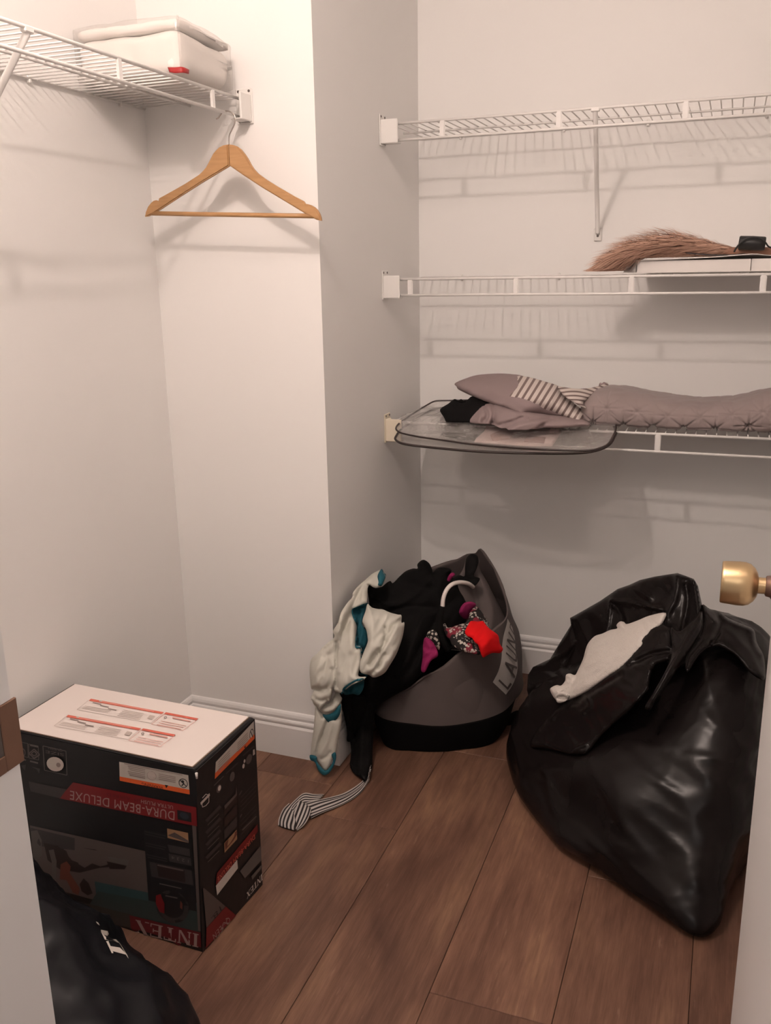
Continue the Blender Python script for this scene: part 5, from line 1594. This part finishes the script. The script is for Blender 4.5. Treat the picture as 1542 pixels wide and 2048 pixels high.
rd = cloth('red_cloth', [(930, 1263), (936, 1250), (942, 1242), (956, 1243), (966, 1242), (972, 1250), (980, 1258), (990, 1265), (997, 1272), (1000, 1288), (1006, 1298), (1000, 1306), (985, 1306), (974, 1311), (966, 1315), (961, 1305), (956, 1290), (950, 1285), (944, 1276), (934, 1272)],
           [(932, 1263, 2.115), (960, 1243, 2.17), (1002, 1300, 2.15), (966, 1313, 2.085), (975, 1275, 2.11)], 0.014, M_RED, None, step=3.5, back=0.5, strokes=[([(966, 1246), (960, 1262), (948, 1278)], 3.5, -0.007), ([(990, 1268), (975, 1285), (962, 1300)], 5, 0.004), ([(985, 1272), (993, 1277)], 2.5, -0.004)], sharp=False)
tag(rd, 'bright red cloth draped over the front rim of the laundry bag', 'clothing')

# striped belt on the floor
belt = thing('striped_belt', 'black and white striped cloth belt lying on the floor before the laundry bag', 'belt', tuple(atZ(640, 1610, 0)))
def fz(x, y, z): return tuple(atZ(x, y, z))
sheet('strap', [[fz(742, 1530, .035), fz(735, 1552, .010), fz(716, 1570, .006), fz(690, 1585, .007), (fz(664, 1592, .006)), fz(636, 1598, .006), fz(611, 1605, .010)],
                [fz(738, 1549, .030), fz(736, 1562, .008), fz(722, 1583, .005), fz(700, 1600, .005), fz(676, 1613, .005), fz(648, 1625, .005), fz(622, 1637, .006)]],
      M_BELT, belt, 6, 6, 0.0012, lambda p, u, v: 0.002 * math.sin(v * 9 + u * 6), lambda u, v: v * 5.0 + 0.05)
sheet('strap', [[fz(648, 1588, .005), fz(628, 1588, .007), fz(608, 1586, .010), fz(590, 1600, .012), fz(578, 1612, .012)],
                [fz(636, 1602, .004), fz(618, 1606, .005), fz(606, 1608, .006), fz(596, 1616, .007), fz(588, 1628, .008)]], M_BELT, belt, 6, 6, 0.0012, None, lambda u, v: v * 4.2 + 0.1)
sheet('strap', [[fz(598, 1600, .018), fz(590, 1620, .020), fz(583, 1640, .014), fz(582, 1652, .006)],
                [fz(612, 1608, .020), fz(606, 1625, .022), fz(598, 1645, .014), fz(592, 1658, .006)],
                [fz(623, 1618, .014), fz(618, 1634, .016), fz(608, 1650, .010), fz(594, 1661, .005)]], M_BELT, belt, 6, 6, 0.0012, None, lambda u, v: v * 4.2 + 0.1)
sheet('strap', [[fz(578, 1606, .022), fz(566, 1618, .014), fz(558, 1636, .010), fz(556, 1650, .005)],
                [fz(584, 1616, .024), fz(577, 1630, .020), fz(572, 1645, .012), fz(572, 1656, .005)],
                [fz(590, 1636, .020), fz(592, 1645, .018), fz(590, 1655, .010), fz(590, 1661, .005)]], M_BELT, belt, 6, 6, 0.0012, None, lambda u, v: v * 4.6 + 0.2)

# ================================================================== GARBAGE BAG
gb = thing('garbage_bag', 'large black plastic garbage bag, full and open, standing beside the door', 'bag', (-0.12, 2.1, 0))
poly = lambda z, pts: [(x, y, z) for x, y in pts]
grings = [
    poly(0.002, [(-0.40, 2.08), (-0.28, 1.87), (-0.16, 1.77), (-0.06, 1.70), (0.045, 1.645), (0.09, 1.83), (0.14, 2.1), (0.10, 2.36), (-0.1, 2.46), (-0.32, 2.40), (-0.40, 2.22)]),
    poly(0.03, [(-0.444, 2.06), (-0.305, 1.845), (-0.175, 1.742), (-0.066, 1.672), (0.046, 1.632), (0.105, 1.82), (0.17, 2.1), (0.13, 2.40), (-0.1, 2.51), (-0.35, 2.45), (-0.455, 2.24)]),
    poly(0.09, [(-0.447, 2.085), (-0.312, 1.87), (-0.182, 1.765), (-0.066, 1.705), (0.045, 1.69), (0.118, 1.84), (0.185, 2.1), (0.145, 2.42), (-0.1, 2.53), (-0.37, 2.47), (-0.462, 2.26)]),
    poly(0.19, [(-0.405, 2.15), (-0.285, 1.93), (-0.170, 1.815), (-0.06, 1.765), (0.050, 1.775), (0.128, 1.88), (0.19, 2.1), (0.15, 2.40), (-0.1, 2.52), (-0.34, 2.45), (-0.420, 2.28)]),
    poly(0.29, [(-0.300, 2.19), (-0.215, 2.02), (-0.130, 1.905), (-0.04, 1.845), (0.055, 1.850), (0.130, 1.94), (0.180, 2.12), (0.145, 2.38), (-0.1, 2.47), (-0.26, 2.42), (-0.310, 2.31)]),
    poly(0.37, [(-0.200, 2.23), (-0.145, 2.09), (-0.075, 1.995), (-0.005, 1.935), (0.062, 1.938), (0.125, 2.0), (0.163, 2.14), (0.130, 2.35), (-0.1, 2.42), (-0.18, 2.38), (-0.21, 2.31)]),
    poly(0.43, [(-0.110, 2.24), (-0.07, 2.15), (-0.02, 2.08), (0.03, 2.02), (0.07, 2.005), (0.115, 2.05), (0.138, 2.16), (0.110, 2.30), (-0.04, 2.35), (-0.10, 2.33), (-0.12, 2.29)]),
    poly(0.46, [(-0.05, 2.23), (-0.02, 2.18), (0.01, 2.14), (0.035, 2.12), (0.06, 2.115), (0.08, 2.14), (0.09, 2.19), (0.075, 2.25), (-0.01, 2.28), (-0.04, 2.27), (-0.06, 2.25)])]
def crease(co, nr):
    q = Vector((co.x, co.y, co.z * 1.5))
    d = 0.020 * (ridged(q, 3.6, 3.1) - 0.5)
    f = ridged(Vector((co.x * 0.8, co.y * 0.8, co.z * 2.4 + co.x * 0.9)), 8.0, 7.7)
    d += 0.006 * max(0, f - 0.35)
    f2 = ridged(Vector((co.x * 0.9, co.y, co.z * 2.2 - co.x)), 19.0, 1.3)
    d += 0.002 * max(0, f2 - 0.55)
    return d * min(1, co.z / 0.06 + 0.25)
gbody = loft_obj('bag_body', grings, M_TRASH, gb, 14, 16, crease)
bvg = bvh_of(gbody)
# gathered mouth: standing collar at the back, folded flap in front, seam ridge up the right
def gcloth(nm, outline, depth, th, strokes=(), wr=(), **kw):
    return cloth(nm, outline, depth, th, M_TRASH, gb, step=kw.pop('step', 4), strokes=strokes, wr=wr, **kw)
gcloth('bag_collar', [(1140, 1236), (1165, 1222), (1200, 1202), (1235, 1178), (1258, 1170), (1280, 1160), (1310, 1153), (1355, 1146), (1372, 1152), (1388, 1158), (1396, 1172), (1402, 1200), (1406, 1218), (1405, 1245), (1396, 1280), (1372, 1330), (1340, 1345), (1315, 1300), (1325, 1240), (1300, 1250), (1262, 1270), (1230, 1300), (1185, 1320), (1165, 1350), (1140, 1395), (1112, 1415), (1090, 1408), (1078, 1395), (1062, 1412), (1054, 1380), (1056, 1350), (1066, 1334), (1100, 1318), (1120, 1285), (1142, 1250)],
       [(1140, 1236, 2.34), (1355, 1146, 2.22), (1405, 1230, 2.12), (1345, 1340, 2.00), (1250, 1270, 2.20), (1112, 1410, 2.16), (1056, 1370, 2.26), (1100, 1318, 2.33), (1240, 1180, 2.30)], 0.030,
       [([(1225, 1202), (1260, 1206), (1320, 1218)], 4, 0.012), ([(1222, 1200), (1216, 1250), (1212, 1265)], 3.5, 0.010), ([(1225, 1206), (1240, 1225), (1246, 1240)], 5, -0.012), ([(1355, 1150), (1352, 1190), (1335, 1230), (1325, 1280)], 6, 0.012), ([(1388, 1162), (1394, 1200), (1398, 1235)], 4, 0.012), ([(1372, 1170), (1376, 1205), (1365, 1260)], 5, -0.012), ([(1262, 1172), (1275, 1180), (1300, 1195)], 6, 0.008), ([(1142, 1240), (1150, 1280), (1130, 1330)], 6, -0.010), ([(1100, 1320), (1125, 1310), (1150, 1285)], 5, 0.010), ([(1070, 1370), (1100, 1360), (1140, 1340)], 7, 0.012), ([(1065, 1385), (1085, 1395), (1105, 1412)], 5, -0.010), ([(1060, 1345), (1090, 1340), (1120, 1345)], 5, -0.008)],
       [(0.006, 30, 0.9, 2.0)], R=26, back=0.4, sharp=True)
gcloth('bag_flap', [(1060, 1490), (1062, 1480), (1075, 1460), (1092, 1440), (1110, 1420), (1140, 1400), (1170, 1383), (1200, 1362), (1230, 1342), (1252, 1320), (1262, 1302), (1280, 1275), (1300, 1252), (1325, 1247), (1342, 1256), (1342, 1290), (1348, 1300), (1340, 1320), (1310, 1330), (1302, 1350), (1298, 1378), (1280, 1400), (1255, 1425), (1225, 1450), (1200, 1475), (1180, 1500), (1170, 1509), (1140, 1510), (1115, 1503), (1085, 1497), (1063, 1496)],
       [(1062, 1490, 2.03), (1112, 1420, 2.08), (1230, 1342, 2.02), (1330, 1250, 2.05), (1340, 1310, 1.97), (1290, 1390, 1.885), (1200, 1475, 1.90), (1140, 1508, 1.93)], 0.020,
       [([(1113, 1420), (1105, 1445), (1140, 1456)], 4, 0.008), ([(1095, 1440), (1120, 1452), (1142, 1457)], 4, -0.006), ([(1063, 1488), (1100, 1492), (1140, 1508)], 4, 0.007), ([(1140, 1505), (1155, 1495), (1172, 1488)], 3.5, 0.008), ([(1150, 1400), (1190, 1380), (1240, 1350)], 6, -0.008), ([(1260, 1330), (1300, 1310), (1340, 1302)], 5, -0.014), ([(1258, 1325), (1290, 1335), (1305, 1345)], 6, 0.006), ([(1170, 1390), (1180, 1410), (1165, 1425)], 5, 0.006), ([(1300, 1345), (1294, 1380), (1270, 1405)], 5, 0.008), ([(1065, 1465), (1085, 1470), (1090, 1490)], 4, 0.005)],
       [(0.0035, 22, 0.5, 1.6)], R=22, back=0.1, front_of=bvg, gap=0.006, sharp=True)
gcloth('bag_pleat', [(1342, 1256), (1360, 1262), (1385, 1240), (1402, 1222), (1405, 1245), (1402, 1262), (1390, 1285), (1372, 1312), (1350, 1345), (1330, 1375), (1312, 1400), (1302, 1418), (1292, 1420), (1290, 1412), (1300, 1395), (1318, 1365), (1336, 1330), (1344, 1300)],
       [(1345, 1262, 1.985), (1402, 1230, 2.05), (1350, 1345, 1.895), (1298, 1416, 1.845)], 0.014, [([(1400, 1235), (1370, 1285), (1340, 1335), (1305, 1400)], 5, 0.008)], back=0.1, front_of=bvg, gap=0.012)
gcloth('bag_shoulder', [(1404, 1210), (1420, 1218), (1436, 1222), (1460, 1238), (1490, 1250), (1508, 1260), (1514, 1285), (1526, 1308), (1530, 1330), (1528, 1360), (1500, 1345), (1470, 1310), (1430, 1292), (1400, 1310), (1375, 1345), (1372, 1315), (1395, 1280), (1406, 1250)],
       [(1404, 1215, 2.13), (1440, 1225, 2.16), (1508, 1262, 2.15), (1528, 1340, 2.00), (1470, 1310, 1.98), (1385, 1330, 1.93)], 0.024, [([(1436, 1225), (1440, 1255), (1425, 1285)], 6, -0.012), ([(1440, 1228), (1475, 1250), (1500, 1258)], 5, 0.008), ([(1505, 1262), (1508, 1290), (1522, 1312)], 5, 0.008), ([(1410, 1225), (1425, 1240), (1436, 1245)], 5, 0.008)], [(0.005, 26, 0.7, 2.0)], R=22, back=0.1, front_of=bvg, gap=0.003)
# towel in the mouth of the bag
tw = cloth('white_towel', [(1100, 1380), (1104, 1374), (1114, 1370), (1122, 1371), (1130, 1362), (1132, 1350), (1140, 1347), (1150, 1350), (1156, 1340), (1166, 1318), (1172, 1296), (1178, 1284), (1190, 1272), (1205, 1267), (1220, 1260), (1234, 1257), (1233, 1250), (1240, 1243), (1248, 1244), (1254, 1248), (1275, 1241), (1300, 1231), (1332, 1226), (1322, 1250), (1305, 1262), (1290, 1285), (1270, 1310), (1245, 1335), (1215, 1355), (1180, 1380), (1150, 1395), (1130, 1402), (1116, 1402), (1107, 1394)],
           [(1105, 1382, 2.085), (1170, 1300, 2.14), (1250, 1248, 2.15), (1330, 1228, 2.08), (1290, 1285, 2.035), (1215, 1350, 2.03), (1140, 1398, 2.06)], 0.030, M_TOWEL, None, step=3.5, R=30, back=0.1, front_of=bvg, gap=0.002,
           strokes=[([(1152, 1350), (1145, 1370), (1125, 1385)], 4, -0.008), ([(1280, 1243), (1290, 1262), (1285, 1280)], 4, -0.004), ([(1300, 1236), (1310, 1250)], 4, -0.005), ([(1132, 1352), (1140, 1365), (1130, 1372)], 4, -0.008), ([(1240, 1248), (1250, 1258)], 4, 0.005)], wr=[(-0.006, 36, 0.4, 1.5), (0.003, 14, 2.4, 2.0)])
tag(tw, 'white terry towel lying in the mouth of the black garbage bag', 'towel')
cloth('rolled_corner', [(1112, 1398), (1114, 1388), (1122, 1384), (1134, 1386), (1140, 1392), (1132, 1402), (1120, 1406), (1114, 1404)], [(1125, 1393, 2.05)], 0.008, M_TOWEL, tw, step=3, back=0.4, strokes=[([(1118, 1395), (1128, 1396)], 4, -0.014)])

# ================================================================== BLACK NYLON BAG, lower left
nb = thing('nylon_bag', 'black nylon bag with white letters on the floor in front of the printed box', 'bag', (-1.02, 0.95, 0))
nr_ = [
    poly(0.002, [(-0.72, 1.00), (-0.79, 1.09), (-0.92, 1.145), (-1.05, 1.185), (-1.2, 1.20), (-1.31, 1.12), (-1.33, 0.90), (-1.25, 0.70), (-1.02, 0.62), (-0.80, 0.68), (-0.71, 0.84)]),
    poly(0.05, [(-0.72, 0.99), (-0.80, 1.085), (-0.93, 1.145), (-1.05, 1.19), (-1.2, 1.21), (-1.325, 1.13), (-1.34, 0.90), (-1.26, 0.69), (-1.02, 0.61), (-0.79, 0.67), (-0.70, 0.83)]),
    poly(0.12, [(-0.79, 0.97), (-0.86, 1.055), (-0.96, 1.115), (-1.07, 1.165), (-1.2, 1.18), (-1.31, 1.12), (-1.33, 0.90), (-1.25, 0.71), (-1.02, 0.63), (-0.84, 0.69), (-0.77, 0.83)]),
    poly(0.18, [(-0.90, 0.97), (-0.95, 1.025), (-1.02, 1.08), (-1.09, 1.125), (-1.18, 1.15), (-1.28, 1.10), (-1.30, 0.92), (-1.22, 0.74), (-1.06, 0.68), (-0.94, 0.73), (-0.88, 0.85)]),
    poly(0.235, [(-1.01, 0.96), (-1.03, 1.015), (-1.07, 1.055), (-1.12, 1.10), (-1.18, 1.12), (-1.25, 1.08), (-1.26, 0.93), (-1.20, 0.79), (-1.09, 0.75), (-1.03, 0.78), (-1.0, 0.87)]),
    poly(0.275, [(-1.08, 0.97), (-1.09, 1.01), (-1.11, 1.045), (-1.14, 1.075), (-1.17, 1.08), (-1.20, 1.05), (-1.20, 0.95), (-1.16, 0.86), (-1.11, 0.84), (-1.09, 0.86), (-1.07, 0.91)]),
    poly(0.285, [(-1.11, 0.98), (-1.11, 1.0), (-1.12, 1.02), (-1.13, 1.03), (-1.15, 1.03), (-1.16, 1.01), (-1.16, 0.97), (-1.14, 0.93), (-1.13, 0.92), (-1.12, 0.93), (-1.11, 0.95)])]
def nyl(co, nr):
    return (0.022 * (ridged(co, 5.5, 9.2) - 0.5) + 0.009 * (ridged(Vector((co.x, co.y, co.z * 1.5)), 13, 4.4) - 0.5)) * min(1, co.z / 0.08 + 0.2)
nbody = loft_obj('bag_body', nr_, M_NAVY, nb, 10, 14, nyl)
bvn = bvh_of(nbody)
np_ = Print(bvn)
np_.lay = 60
for P in ([(200, 1862), (213, 1864), (215, 1870), (210.5, 1877.5), (211, 1882), (208, 1881), (201, 1867)],
          [(209, 1879.5), (230, 1881), (236.4, 1888.4), (226, 1884), (215.6, 1883.4)],
          [(210.5, 1884), (215.6, 1884), (226, 1908.6), (222.5, 1909)],
          [(215.6, 1893.5), (239, 1897.5), (253.3, 1911.8), (223.4, 1904.5)],
          [(230, 1881), (236.4, 1886.6), (248, 1903), (254, 1913), (255.9, 1919), (250, 1911), (241, 1894)],
          [(189.7, 1845), (194, 1847), (197.5, 1853), (193, 1850)]):
    np_.lay -= 1
    np_.poly(P, I_WHITE, 0.0025)
np_.build('lettering', nb)
tag(bpy.data.objects['lettering'], 'white printed letters')
